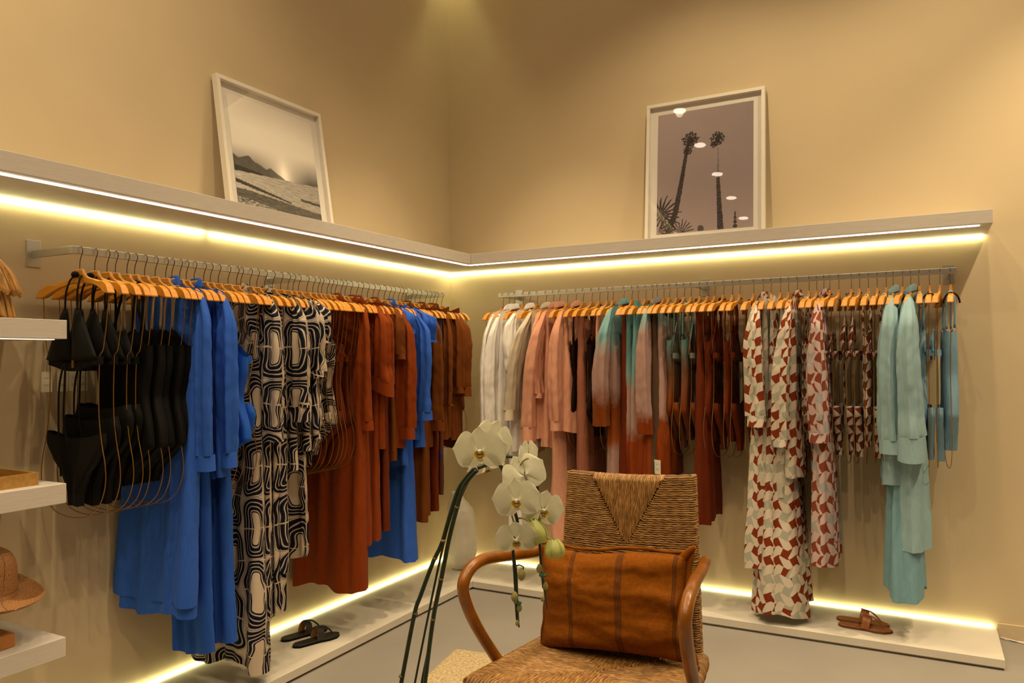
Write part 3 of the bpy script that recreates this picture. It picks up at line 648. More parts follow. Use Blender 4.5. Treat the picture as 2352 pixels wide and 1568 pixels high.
for j, i in enumerate((24, 25, 26, 27)):
    nick = ['dyed swimsuit with a rust bust beside the taupe skirt', 'teal dyed bikini with long rust ties', 'teal dyed swimsuit with knotted strap', 'dark dyed bikini right before the long rust skirt'][j]
    (bikini if j in (1, 3) else onepiece)(R, i, nick, M['ombre4'], **({'gold': False, 'ties': True} if j in (1, 3) else {'sW': .9}))
slipdress(R, 28, 'long narrow rust skirt hanging beside the chair back', M['rust2'], .53, kind='skirt', ztop=-.20, W=((0, .17), (.4, .18), (1, .18)), T=((0, .012), (1, .035)), wl=.1, amp=.012)
for j, i in enumerate((29, 30, 31, 32)):
    (bikini if j % 2 else onepiece)(R, i, ['first', 'second', 'third', 'fourth'][j]+' rust swim piece after the long narrow rust skirt', M['rust2'], **({'gold': j == 3, 'ties': j == 1} if j % 2 else {'ring': j == 2}))
onepiece(R, 33, 'plain rust swimsuit touching the long checked dress', M['rust2'])
shirt(R, 34, 'checked shirt dress with pale shoulder, leftmost of the checked group', M['check'], .33, sl=.60, kind='shirt_dress', sw=.070, wc=.070, cuff=.06, sT=.045, out=.02, T=((0, .012), (.3, .03), (1, .075)), amp=.015, wl=.12, sdy=.0, coll=True)
slipdress(R, 35, 'pale grey checked dress between the checked sleeves', M['check3'], .75, ztop=-.14, W=((0, .17), (.4, .19), (1, .2)), T=((0, .012), (1, .04)))
slipdress(R, 36, 'full length checked dress with the lowest hem of all', M['check'], .10, ztop=-.14, W=((0, .17), (.3, .19), (1, .24)), T=((0, .012), (.3, .03), (.7, .09), (1, .13)), dy=.0, amp=.022, wl=.12, hem=.02)
slipdress(R, 37, 'grey checked slip dress behind the cream cuffed sleeve', M['check3'], .70, ztop=-.2, W=((0, .15), (.4, .19), (1, .2)))
shirt(R, 38, 'checked shirt with cream edged cuff', M['check'], .80, sl=.72, sw=.058, wc=.052, cuff=.04, sT=.034, out=.02, sdy=-.05)
onepiece(R, 39, 'checked swimsuit between the two checked shirts', M['check4'])
slipdress(R, 40, 'checked trousers with uneven hems', M['check2'], .45, kind='trousers', ztop=-.2, W=((0, .15), (.4, .17), (1, .17)), T=((0, .012), (1, .05)), dy=.04, wl=.09)
shirt(R, 41, 'rose toned checked shirt dress, rightmost checked sleeve', M['check2'], .38, sl=.68, kind='shirt_dress', sw=.060, wc=.058, cuff=.05, sT=.042, out=.02, T=((0, .012), (.3, .03), (1, .055)))
for j, i in enumerate(range(42, 49)):
    (onepiece if j in (4, 6) else bikini)(R, i, O3[j]+' small checked swim piece after the rose toned checked dress', M['check4'], **({'sW': .85} if j in (4, 6) else {'gold': False, 'ties': j % 2 == 0, 'bandeau': j % 3 == 1, 'sW': .9}))
shirt(R, 49, 'aqua linen shirt with pointed elbow, left of the aqua pair', M['aqua'], .80, sl=.70, sw=.062, wc=.07, cuff=.07, sT=.060, out=.02, T=((0, .012), (1, .05)), amp=.012)
slipdress(R, 50, 'long aqua skirt clipped between the aqua shirts', M['aqua2'], .27, kind='skirt', ztop=-.19, W=((0, .15), (.4, .18), (1, .22)), T=((0, .010), (.5, .05), (1, .08)), amp=.016, wl=.11, hem=.03)
shirt(R, 51, 'aqua linen shirt with broad slanted cuff, right of the aqua pair', M['aqua'], .50, sl=.66, sw=.070, wc=.095, cuff=.12, sT=.060, out=.03, T=((0, .012), (.5, .05), (1, .06)), amp=.014, sslant=-.25, kind='shirt_dress')
for j, i in enumerate(range(52, 56)):
    nick = ['ice blue swimsuit touching the aqua sleeve', 'ice blue bikini with brown ring handle', 'ice blue bandeau bikini with dark tassel', 'ice blue swimsuit with brown ring handle at the rail end'][j]
    g = (bikini if j in (1, 2) else onepiece)(R, i, nick, M['skyl'], **({'gold': False, 'ties': False, 'bandeau': j == 2, 'sW': .9} if j in (1, 2) else {'sW': .8, 'T': .026}), yaw=[.08, .04, -.03, .06][j])
    if j in (1, 3):
        m = MB(); m.tube([(.17, -.012+.034*cos(a), -.185+.05*sin(a)) for a in [k/12*PI for k in range(13)]], .0042, 8); m.build('ring_handle', M['choc'], g)

# ------------------------------------------------------------ framed photographs leaning on the ledges
M['glass'], nt, bs = new('picture_glass')
nt.nodes.remove(bs)
_o = [n for n in nt.nodes if n.type == 'OUTPUT_MATERIAL'][0]
_t = N(nt, 'ShaderNodeBsdfTransparent'); _g = N(nt, 'ShaderNodeBsdfGlossy', {'Roughness': .01})
_fr = N(nt, 'ShaderNodeFresnel', {'IOR': 1.5}); _bk = nt.nodes.new('ShaderNodeNewGeometry')
_mx = N(nt, 'ShaderNodeMixShader', {0: math_(nt, 'MULTIPLY', _fr.outputs[0], math_(nt, 'SUBTRACT', 1., _bk.outputs['Backfacing'])), 1: _t.outputs[0], 2: _g.outputs[0]}); nt.links.new(_mx.outputs[0], _o.inputs[0])
m_, nt, bs = new('photo_print'); _a = nt.nodes.new('ShaderNodeVertexColor'); _a.layer_name = 'print'
nt.links.new(_a.outputs[0], bs.inputs['Base Color']); bs.inputs['Roughness'].default_value = .7; bs.inputs['Specular IOR Level'].default_value = .2; M['print'] = m_
def fbm(x, y, o=4, s=0.):
    v = 0; a = .5
    for k in range(o): v += a*noise.noise(Vector((x, y, s+k*7.3))); x *= 2.1; y *= 2.1; a *= .55
    return v
def beach(u, v):
    hz = .31+.045*u
    mt = interp([(0, .455), (.06, .435), (.17, .475), (.24, .43), (.30, .415), (.36, .39), (.41, .415), (.50, .375), (.57, .345), (1, .3)], u)+.006*fbm(u*30, 1)
    if v > hz:
        su = sqrt((u-.57)**2+((v-hz)*.55)**2); g = .62+.12*max(0, 1-abs(v-.75)/.5)
        low = max(0, 1-(v-hz)/.26); side = min(1, abs(u-.57)/.32)
        g -= .52*low**1.15*side; g = g+.25*math.exp(-(su/.08)**2)
        if u < .575 and v < mt: g = .16+.04*fbm(u*20, v*20)+.12*math.exp(-((u-.57)/.1)**2)
        if u < .32 and v < hz+.055-.13*u: g = .07
        return max(.03, g)
    d = hz-v
    g = .50+.22*fbm(u*14, v*90, 4)-.12*u
    w1 = hz-.085-.20*u
    if u < .62 and abs(v-w1) < .018*(1-u*.9)+.004*fbm(u*20, 3): g = .09
    w2 = hz-.155-.13*max(0, u-.1); 
    if v < w2 and v > w2-.075-.05*u: g = .13+.14*fbm(u*18, v*60)+.03
    elif v <= w2-.07: g = .30+.75*fbm(u*26, v*70, 4)
    if u > .75 and abs(v-(hz-.16-.1*(u-.75))) < .012: g = .1
    return max(.03, min(.75, g))
def palmpic(u, v):
    g = .235+.13*(1-u)*v*.9+.16*max(0, .45-v)+.012*fbm(u*5, v*5)
    def trunk(pts, w0, w1, spk):
        nonlocal g
        for (x0, y0), (x1, y1) in zip(pts, pts[1:]):
            if y0 <= v <= y1:
                t = (v-y0)/(y1-y0); xc = x0+(x1-x0)*t; T_ = (v-pts[0][1])/(pts[-1][1]-pts[0][1]); w = (w0+(w1-w0)*T_)*(1+.25*fbm(u*50, v*60))
                if abs(u-xc) < w: g = .03+.22*max(0, fbm(u*90, v*110, 3)+spk)
    trunk([(.12, -.01), (.20, .16), (.255, .38), (.29, .55), (.325, .72)], .034, .016, .0)
    trunk([(.675, -.01), (.66, .2), (.645, .42)], .032, .017, .05)
    trunk([(.645, .42), (.645, .66)], .010, .006, .6)
    def crown(cx, cy, r, n, seed, full=1.):
        nonlocal g
        dx, dy = u-cx, (v-cy)*1.28; d = sqrt(dx*dx+dy*dy)
        if d > r*1.2: return
        a = math.atan2(dy, dx); k = .5+.5*sin(a*n+seed+3*fbm(dx*30, dy*30))
        rr = r*(.86+.16*k)*(1+.5*fbm(a*4+seed, 2.))
        if d < rr and (d < r*.35 or fbm(dx*75, dy*75, 3, seed) > -.13): g = .02+.14*max(0, fbm(u*70, v*70, 3))
    crown(.355, .755, .088, 9, 1.); crown(.325, .665, .05, 7, 2.); crown(.64, .735, .075, 11, .5)
    crown(.60, .69, .035, 5, 4.)
    def frond(cx, cy, r, n, s, a0, a1):
        nonlocal g
        dx, dy = u-cx, (v-cy)*1.28; d = sqrt(dx*dx+dy*dy); a = math.atan2(dy, dx)
        if d < r*(1+.4*fbm(a*3, s)) and a0 < a < a1 and (sin(a*n+s+d*12) > (-.7+1.5*d/r)): g = .03+.16*max(0, fbm(u*60, v*60))
    frond(.03, .14, .22, 24, 1, -1.3, 2.6); frond(.06, .17, .16, 17, 2, -2.5, 2.2); frond(.27, .00, .13, 19, 3, -.1, 3.); frond(.02, .02, .2, 13, 5, -.5, 1.3)
    if abs(u-.82) < .004+.022*abs(sin(v*95))*(.15-v)*7 and v < .135: g = .05
    if (u-.47)**2+(v-.02)**2*1.6 < .0011+.0006*fbm(u*60, v*60): g = .08
    return max(.02, min(.7, g))
def picture(name, label, W_, H_, base, top, rz, fn, nu, nv, tint=(1., .93, .86)):
    """frame with its foot at base, leaning so that its top touches the wall"""
    t = thing(name, label, 'picture'); fw, dp = .020, .034
    m = MB()
    for x0, x1, z0, z1 in ((0, W_, H_-fw, H_), (0, W_, 0, fw), (0, fw, fw, H_-fw), (W_-fw, W_, fw, H_-fw)): m.box(x0, x1, -dp, 0, z0, z1)
    m.build('frame', M['frame'], t, bevel=.001)
    m = MB(); m.box(fw, W_-fw, -.010, -.002, fw, H_-fw); m.build('mount', M['mat'], t)
    mx = .068; pw, ph = W_-2*mx, H_-2*mx; v = []; f = []; col = []
    for j in range(nv+1):
        for i in range(nu+1):
            a, b = i/nu, j/nv; v.append((mx+pw*a, -.0112, mx+ph*b)); g = fn(a, b); g = g*(.55+.9*g) if fn is beach else g*.95; t3 = tint if fn is beach else (1.18, .93, .98); col.extend((g*t3[0], g*t3[1], g*t3[2], 1))
    for j in range(nv):
        for i in range(nu): a = j*(nu+1)+i; f.append((a, a+1, a+nu+2, a+nu+1))
    me = bpy.data.meshes.new('print'); me.from_pydata(v, [], f); ca = me.color_attributes.new('print', 'FLOAT_COLOR', 'POINT'); ca.data.foreach_set('color', col)
    me.materials.append(M['print']); o = bpy.data.objects.new('photo_print', me); C.objects.link(o); o.parent = t
    m = MB(); m.box(fw, W_-fw, -.0295, -.0275, fw, H_-fw); m.build('glass_pane', M['glass'], t)
    lean = math.atan2(top, H_)
    t.matrix_world = Matrix.Translation(Vector(base)) @ Matrix.Rotation(rz, 4, 'Z') @ Matrix.Rotation(-lean, 4, 'X')
    return t
picture('framed_photograph', 'square white framed sunset beach photograph leaning on the left wall ledge', .715, .700, (.115, -2.095, ZT+TS), .105, PI/2, beach, 170, 170)
picture('framed_photograph', 'tall white framed photograph of two palm trees on the back wall ledge', .708, .888, (1.492, -.098, ZT+TS), .088, 0, palmpic, 190, 250)

# ------------------------------------------------------------ white gourd vase in the corner
t = thing('gourd_vase', 'white lumpy ceramic gourd vase standing on the corner of the platform', 'vase', (.245, -.255, .05))
prof = [(0, .045), (.012, .062), (.05, .088), (.11, .100), (.17, .094), (.23, .082), (.28, .080), (.34, .088), (.385, .086), (.42, .070), (.46, .048), (.49, .032), (.505, .026), (.497, .020), (.47, .018)]
rows = []
for j in range(57):
    v = j/56*(len(prof)-1); k = min(int(v), len(prof)-2); q = v-k
    z = prof[k][0]+(prof[k+1][0]-prof[k][0])*q; r = prof[k][1]+(prof[k+1][1]-prof[k][1])*(q*q*(3-2*q))
    cx = -.018*sin(z/.5*PI*1.1)*0+.016*sin((z-.1)*12)-.03*max(0, z-.33)/.17*1.0; rows.append([(cx+r*cos(a)*(1+.055*cos(5*a+z*5)), -.0+r*sin(a)*(1+.055*cos(5*a+z*5)), z) for a in [2*PI*i/48 for i in range(48)]])
m = MB(); b = m.grid(rows, None, closed=True); m.face([b+i for i in range(48)][::-1], False); m.build('vase_body', M['ceramic'], t)

# ------------------------------------------------------------ sandals
def sandal(label, loc, rz, leather, lining, grp, flip=1, L=.255):
    t = thing('sandal', label, 'sandal', loc, rz, grp)
    def half(u): return interp([(0, .0), (.02, .016), (.10, .030), (.3, .031), (.5, .031), (.72, .043), (.86, .040), (.96, .022), (1, .0)], u)
    def outline(k=1., off=0):
        P = []; n = 26
        for i in range(n): u = i/(n-1); u = .5-.5*cos(PI*u); P.append((u*L, (half(u)+.006*flip*sin(u*PI*1.3)*0)*k))
        return [(x, y+.008*flip*(x/L)**2) for x, y in P]+[(x, -y+.008*flip*(x/L)**2) for x, y in P[-2:0:-1]]
    def slab(z0, z1, k):
        m = MB(); o = outline(k); n = len(o)
        rows = [[(x, y, z) for x, y in [(L/2+(p[0]-L/2)*s, p[1]*s) for p in o]] for s, z in ((.985, z0), (1, z0+.0015), (1, z1-.0015), (.985, z1))]
        b = m.grid(rows, None, closed=True); m.face([b+i for i in range(n)][::-1], False); m.face([b+3*n+i for i in range(n)], False); return m
    slab(0, .009, 1.).build('sole', M['black'] if leather == 'leather_black' else M['sole_tan'], t)
    slab(.009, .014, .965).build('footbed', M[leather], t)
    rows_o = []; rows_i = []
    for j in range(8):
        v = j/7; x = .112+.036*v; row = []; ri = []
        for i in range(17):
            a = PI*i/16; hw = .037-.002*v; h = .062-.012*v
            row.append((x+.018*sin(a)*(v-.5)*0+.012*sin(a), hw*cos(a)+.004*flip, .012+h*sin(a)**.8 if sin(a) > 0 else .012)); ri.append((row[-1][0], row[-1][1]*.955, (row[-1][2]-.012)*.96+.012))
        rows_o.append(row); rows_i.append(ri)
    m = MB(); m.grid(rows_o); m.grid(rows_i, mi=1); e = len(m.v)
    m.build('band', [M[leather], M[lining]], t)
    m = MB(); m.tube(smooth_pts([(.120, .004*flip, .074), (.165, .004*flip, .066), (.190, .005*flip, .050), (.212, .007*flip, .026), (.216, .008*flip, .012)], 4), .0040, 8, ry=.0026); m.build('toe_strap', M[leather], t)
    return t
M['leather_black'] = plain('black_leather', (.016, .014, .012), .5, var=.2, scale=60)
M['leather_tan'] = plain('tan_leather', (.27, .085, .022), .45, var=.2, scale=40)
M['lining_tan'] = plain('tan_lining', (.34, .15, .04), .6); M['sole_tan'] = plain('dark_sole', (.10, .035, .012), .6)
sandal('black leather thong sandal on the platform, the one nearer the floor edge', (.262, -1.83, .0505), radians(70), 'leather_black', 'lining_tan', 'black sandals', 1)
sandal('black leather thong sandal on the platform, the one nearer the wall', (.15, -1.795, .0505), radians(74), 'leather_black', 'lining_tan', 'black sandals', -1)
sandal('tan leather thong sandal on the platform, the front one of its pair', (2.562, -.318, .0505), radians(-4), 'leather_tan', 'leather_tan', 'tan sandals', 1)
sandal('tan leather thong sandal on the platform, the rear one of its pair', (2.545, -.225, .0505), radians(-3), 'leather_tan', 'leather_tan', 'tan sandals', -1)

# ------------------------------------------------------------ things on the side shelves
M['raffia'] = plain('raffia', (.50, .26, .07), .7, var=.45, scale=50, stretch=(1, 1, .2)); M['raffia_dark'] = plain('raffia_core', (.16, .07, .02), .9)
M['leather_br'] = plain('brown_leather', (.20, .10, .045), .5, var=.15)
M['traywood'] = plain('oak_tray', (.40, .21, .05), .5, var=.15, scale=12, stretch=(1, 6, 6))
M['boxwood'] = plain('stand_wood', (.50, .20, .05), .55, var=.15, scale=12)
t = thing('raffia_bag', 'two tier raffia fringe bag with leather buckle on the upper shelf', 'bag', (.19, -3.215, 1.586))
m = MB(); m.lathe([(.05, .001), (.085, .03), (.075, .12), (.05, .2), (.02, .24)], n=20); m.build('bag_body', M['raffia_dark'], t)
for tier, (z0, z1, r0, r1, n) in enumerate(((.150, .002, .055, .108, 90), (.232, .090, .035, .128, 100))):
    rs = random.Random(tier); m = MB()
    for k in range(n):
        a = 2*PI*k/n+rs.uniform(-.03, .03); l = rs.uniform(-.010, .008); r2 = r1*rs.uniform(.86, 1.05)
        zb = max(z1+l, .0005)
        pts = [(r0*cos(a)*rs.uniform(.7, 1), r0*sin(a), z0+rs.uniform(-.01, .01)), ((r0*.45+r2*.6)*cos(a), (r0*.45+r2*.6)*sin(a), (z0+z1)/2+.012), (r2*cos(a+.05), r2*sin(a+.05), zb)]
        m.tube(smooth_pts(pts, 4), lambda q: .0022+.0038*q, 6)
    tag(m.build('raffia_fringe', M['raffia'], t), kind='stuff')
m = MB(); m.box(-.03, .045, -.045, .05, .215, .262); m.build('leather_flap', M['leather_br'], t, bevel=.006)
m = MB(); m.tube([(.048, .012*cos(a)+.01, .237+.014*sin(a)) for a in [k/8*PI for k in range(16)]], .0028, 6, closed=True); m.tube([(.050, .01, .222), (.050, .01, .252)], .004, 6); m.build('buckle', M['hook'], t)
t = thing('wooden_tray', 'shallow honey wood tray on the middle shelf', 'tray', (.045, -3.5, 1.026))
m = MB(); X, Y, H = .285, .415, .043; m.box(0, X, 0, Y, 0, .008)
m.build('tray_base', M['traywood'], t)
m = MB(); m.box(0, X, 0, .009, .0081, H); m.box(0, X, Y-.009, Y, .0081, H); m.box(0, .009, .009, Y-.009, .0081, H); m.box(X-.009, X, .009, Y-.009, .0081, H); m.build('tray_rim', M['traywood'], t)
t = thing('hat_stand', 'wooden hat stand with square base on the lower shelf', 'stand', (.225, -3.255, .503))
m = MB(); m.box(-.075, .09, -.11, .105, 0, .045); m.build('base_block', M['boxwood'], t, bevel=.003)
m = MB(); m.tube([(0, 0, .045), (0, 0, .215)], .011, 12); m.build('pole', M['boxwood'], t)
m = MB(); m.lathe([(.01, .215), (.05, .222), (.062, .25), (.045, .285), (.01, .3)], n=20); m.build('head_form', M['boxwood'], t)
m_, nt, bs = new('woven_straw'); wv = N(nt, 'ShaderNodeTexNoise', {'Vector': N(nt, 'ShaderNodeMapping', {'Vector': coord(nt, 'UV'), 'Scale': (150, 45, 1)}).outputs[0], 'Scale': 1.2, 'Detail': 3}).outputs[0]
setc(nt, bs, ramp(nt, wv, [(.3, (.17, .065, .018)), (.7, (.42, .20, .07))])); bump(nt, bs, wv, .6, .002); bs.inputs['Roughness'].default_value = .8; M['straw'] = m_
t = thing('straw_hat', 'brown woven straw hat with leather band on the hat stand', 'hat')
t.location = (.225, -3.205, .700); t.rotation_euler = (radians(-8), radians(17), 0)
hp = [(.175, .010), (.165, -.008), (.14, -.016), (.115, -.010), (.100, .002), (.092, .03), (.082, .07), (.068, .105), (.052, .124), (.032, .128), (.015, .118), (.001, .115)]
rows = [[(r*cos(a)*1.12, r*sin(a)*.98, z+(.012*sin(2*a+.6) if r > .12 else 0)) for a in [2*PI*i/48 for i in range(49)]] for r, z in hp]
m = MB(); m.grid(rows); o = m.build('hat_shell', M['straw'], t); md = o.modifiers.new('s', 'SOLIDIFY'); md.thickness = .003; md2 = o.modifiers.new('u', 'SUBSURF'); md2.levels = md2.render_levels = 1
m = MB(); m.grid([[(r*cos(a)*1.12, r*sin(a)*.98, z) for a in [2*PI*i/48 for i in range(49)]] for r, z in ((.103, .002), (.0975, .010), (.0955, .020))]); m.build('leather_band', M['leather_br'], t)

# ------------------------------------------------------------ floor rug and cable
m_, nt, bs = new('jute_weave'); wv = N(nt, 'ShaderNodeTexNoise', {'Vector': coord(nt, 'Object'), 'Scale': 75, 'Detail': 4}).outputs[0]
setc(nt, bs, ramp(nt, wv, [(.3, (.30, .21, .11)), (.7, (.60, .47, .28))])); bump(nt, bs, wv, 1, .006); bs.inputs['Roughness'].default_value = .95; M['jute'] = m_
m = MB(); nx, ny = 70, 100; rows = []
for j in range(ny+1):
    row = []
    for i in range(nx+1):
        x, y = i/nx*1.1, -j/ny*1.9; e = min(x, 1.1-x, -y, 1.9+y)
        row.append((x+.006*noise.noise((y*9, 1, 0)), y+.006*noise.noise((x*9, 5, 0)), .0005+min(1, e/.012)*(.0125+.0025*noise.noise((x*60, y*60, 0)))))
    rows.append(row)
m.grid(rows); tag(m.build('jute_rug', M['jute'], None, loc=(.905, -1.385, 0), rot=(0, 0, radians(9))), 'pale jute rug on the grey floor under the rush armchair', 'rug')
m = MB(); m.tube(smooth_pts([(3.31, -.03, .004), (3.36, -.035, .004), (3.50, -.02, .004), (3.7, -.05, .004), (3.9, -.09, .004), (3.7, -.13, .004), (3.5, -.10, .004), (3.4, -.06, .0045), (3.34, -.04, .008), (3.29, -.02, .008)], 6), .003, 8)
tag(m.build('power_cable', M['frame'], None), 'thin white power cable looping on the floor by the platform end', 'cable')

# ------------------------------------------------------------ rush armchair
m_, nt, bs = new('rush_rope'); sp = N(nt, 'ShaderNodeSeparateXYZ', {0: coord(nt, 'UV')})
vv = N(nt, 'ShaderNodeCombineXYZ', {0: math_(nt, 'MULTIPLY', sp.outputs[1], 16.), 1: math_(nt, 'MULTIPLY', sp.outputs[0], 90.)}).outputs[0]
n1 = N(nt, 'ShaderNodeTexNoise', {'Vector': vv, 'Scale': 1.3, 'Detail': 4, 'Roughness': .7}).outputs[0]
setc(nt, bs, ramp(nt, n1, [(.28, (.075, .027, .005)), (.5, (.24, .11, .025)), (.7, (.46, .27, .09))])); bs.inputs['Roughness'].default_value = .6; M['rush'] = m_
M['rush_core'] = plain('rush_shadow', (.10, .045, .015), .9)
M['bentwood'] = plain('bent_cane', (.19, .058, .002), .30, var=.35, scale=7, stretch=(2, 2, 2), bumpd=.0004)
CH = thing('rush_armchair', 'bentwood armchair with woven rush seat and back in the foreground', 'armchair', (2.045, -2.29, 0))
def rope(mb, pts, r, seed, pitch=.034):
    base = len(mb.uv); rs = random.Random(seed); off = rs.random()*40
    P = [Vector(p) for p in pts]; out = [P[0]]
    for a, b in zip(P, P[1:]):
        n = max(1, round((b-a).length/.006))
        for k in range(1, n+1): out.append(a.lerp(b, k/n))
    wob = [Vector((noise.noise((p.x*14, seed, 0)), noise.noise((p.z*14, seed, 3)), noise.noise((p.x*14, seed, 9))))*.0010 for p in out]
    rr = r*rs.uniform(.9, 1.12)
    mb.tube([p+q for p, q in zip(out, wob)], rr, 7, twist=PI/pitch*rs.uniform(.85, 1.2), caps=False)
    for k in range(base, len(mb.uv)): mb.uv[k] = (mb.uv[k][0]+off, mb.uv[k][1]+off)
# backrest: wrapped panel, local to chair; slightly raked
bw0, bw1, zb0, zb1 = .262, .236, .40, 1.025
def bk(x, y, z):            # x right, y thickness (front negative), z height -> chair space
    q = (z-zb0)/(zb1-zb0); wv_ = bw0+(bw1-bw0)*q
    return Vector((x*wv_, .245+.05*q+y-.018*(1-x*x)*0, z-.018*(x*.9)*0+(-.010*(1-x*x)*(z-zb0)/(zb1-zb0)+.006*x)))
m = MB(); dz = .0074; th = .026; nrow = int((zb1-zb0)/dz); kap = 32
for k in range(nrow):
    z = zb1-.004-k*dz
    if z < zb0: break
    if k >= kap:
        pts = [bk(-.98, th, z), bk(-1, th*.4, z), bk(-1.0, -th*.5, z), bk(-.97, -th, z)]+[bk(x/10, -th-.002*cos(x*.15), z+.001*sin(x+k)) for x in range(-9, 10)]+[bk(.97, -th, z), bk(1, -th*.5, z), bk(1, th*.4, z), bk(.98, th, z), bk(0, th, z), bk(-.98, th, z)]
        rope(m, pts, .0044, k)
    else:
        xd = .56*(1-k/kap)+.012
        for s in (-1, 1):
            pts = [bk(s*.3, th, z), bk(s*.98, th, z), bk(s*1, th*.4, z), bk(s*1, -th*.5, z), bk(s*.97, -th, z), bk(s*.8, -th-.001, z), bk(s*(xd+.02), -th-.001, z), bk(s*xd, -th-.001, z+.004)]
            rope(m, pts, .0044, k+s*300)
ncol = 38
for c in range(ncol):
    x = (c+.5)/ncol*2-1; xx = x*.56; zt_ = zb1-.004-kap*dz*(1-abs(x)); zt_ = min(zt_, zb1-.02)
    pts = [bk(xx, th+.001, zb1-.25), bk(xx, th+.001, zb1-.02), bk(xx, th*.6, zb1-.002), bk(xx, 0, zb1+.001), bk(xx, -th*.6, zb1-.002), bk(xx, -th-.001, zb1-.014), bk(xx*.99, -th-.003, (zt_+zb1)/2), bk(xx*.96, -th-.001, zt_)]
    rope(m, pts, .0050, c+900)
m.build('woven_back', M['rush'], CH)
m = MB()
for s in (-1, 1):
    pts = [bk(s*.90, 0, z) for z in (zb0, .6, .8, 1.0, zb1-.005)]; m.tube(pts, .020, 10)
pts = [bk(x/5*.93, 0, zb1-.014) for x in range(-5, 6)]; m.tube(pts, .016, 10)
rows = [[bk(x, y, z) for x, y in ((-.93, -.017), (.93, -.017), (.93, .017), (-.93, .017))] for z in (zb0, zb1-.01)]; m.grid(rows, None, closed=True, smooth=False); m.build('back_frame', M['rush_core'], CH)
# seat: trapezoid, four triangles of cord meeting in the middle
sf, sb, yf, yb, zs_ = .335, .270, -.275, .235, .446
def st(x, y, z=0):          # x,y in -1..1
    q = (y+1)/2; hw = sf+(sb-sf)*q; cush = .012*(1-max(abs(x), abs(y))**4)-.010*(1-x*x)*(1-y*y)
    return Vector((x*hw, yf+(yb-yf)*q, zs_+cush*0+z-.014*(1-x*x)*(1-y*y)))
m = MB(); nk = 29; H = .026
for k in range(nk):
    e = 1-(k+.5)/nk       # distance of the strand from the centre
    for s in (-1, 1):
        for sy in (-1, 1):
            # over the side rail, in to the diagonal at (s*e, sy*e), out over the front/back rail
            P = [st(s*1.0, sy*e, -2*H), st(s*1.045, sy*e, -1.5*H), st(s*1.055, sy*e, -H), st(s*1.04, sy*e, -.35*H), st(s*1.0, sy*e, -.05*H), st(s*.96, sy*e, 0)]
            if e < .93: P.append(st(s*(e*.5+.48), sy*e, .001))
            P += [st(s*(e+.01), sy*e, 0), st(s*e, sy*(e+.01), .0015)]
            if e < .93: P.append(st(s*e, sy*(e*.5+.48), .001))
            P += [st(s*e, sy*.96, 0), st(s*e, sy*1.0, -.05*H), st(s*e, sy*1.045, -.35*H), st(s*e, sy*1.06, -H), st(s*e, sy*1.05, -1.5*H), st(s*e, sy*1.0, -2*H)]
            rope(m, P, .0072, k*4+s+sy*2+5000, .046)
m.build('woven_seat', M['rush'], CH)
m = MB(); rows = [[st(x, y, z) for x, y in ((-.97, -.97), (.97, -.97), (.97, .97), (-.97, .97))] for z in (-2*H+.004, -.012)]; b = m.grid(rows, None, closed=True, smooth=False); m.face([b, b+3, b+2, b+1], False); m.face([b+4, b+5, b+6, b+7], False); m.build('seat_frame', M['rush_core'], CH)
for s in (-1, 1):
    arm = [(s*.262, .31, .735), (s*.275, .24, .742), (s*.30, .10, .752), (s*.325, -.05, .772), (s*.345, -.16, .782), (s*.352, -.235, .766), (s*.353, -.272, .722), (s*.350, -.250, .655), (s*.345, -.200, .575), (s*.338, -.125, .48), (s*.325, -.08, .42), (s*.30, -.05, .375)]
    m = MB(); m.tube(smooth_pts(arm, 6), .0195, 14); m.lathe([(.001, -.002), (.012, .0), (.0195, .008)], arm[0], 10, False); m.build('bent_arm', M['bentwood'], CH)
    m = MB(); m.tube(smooth_pts([(s*.30, -.235, 0), (s*.30, -.235, .2), (s*.305, -.235, .395)], 3), .019, 12); m.build('leg', M['bentwood'], CH)
    m = MB(); m.tube(smooth_pts([(s*.25, .26, 0), (s*.246, .22, .2), (s*.24, .235, .41)], 3), .019, 12); m.build('leg', M['bentwood'], CH)
    m = MB(); m.tube([(s*.30, -.235, .18), (s*.247, .222, .18)], .012, 10); m.build('stretcher', M['bentwood'], CH)
for z in (.22, .13):
    m = MB(); m.tube([(-.30, -.235, z), (.30, -.235, z)], .012, 10); m.build('stretcher', M['bentwood'], CH)

# cushion
m_, nt, bs = new('mustard_linen_stripes'); sp = N(nt, 'ShaderNodeSeparateXYZ', {0: coord(nt, 'UV')}); u_ = sp.outputs[0]
wob = N(nt, 'ShaderNodeTexNoise', {'Vector': coord(nt, 'UV'), 'Scale': 14, 'Detail': 1}).outputs[0]
uu = math_(nt, 'ADD', u_, math_(nt, 'MULTIPLY', math_(nt, 'SUBTRACT', wob, .5), .006)); tot = None
for c0, hw in ((.255, .016), (.585, .024), (.935, .015)):
    ins = math_(nt, 'LESS_THAN', math_(nt, 'ABSOLUTE', math_(nt, 'SUBTRACT', uu, c0)), hw); tot = ins if tot is None else math_(nt, 'MAXIMUM', tot, ins)
ln = math_(nt, 'GREATER_THAN', math_(nt, 'SINE', math_(nt, 'MULTIPLY', uu, 640.)), .0); k_ = math_(nt, 'MULTIPLY', math_(nt, 'MULTIPLY', tot, ln), .95)
base = ramp(nt, N(nt, 'ShaderNodeTexNoise', {'Vector': coord(nt, 'UV'), 'Scale': 40, 'Detail': 5}).outputs[0], [(.3, (.15, .040, .001)), (.7, (.20, .058, .0015))])
setc(nt, bs, N(nt, 'ShaderNodeMix', {0: k_, 6: base, 7: (.03, .013, .01, 1)}, data_type='RGBA').outputs[2]); fabric_finish(nt, bs, .9, .1); M['cushion'] = m_
cw, chh, ct = .262, .166, .074
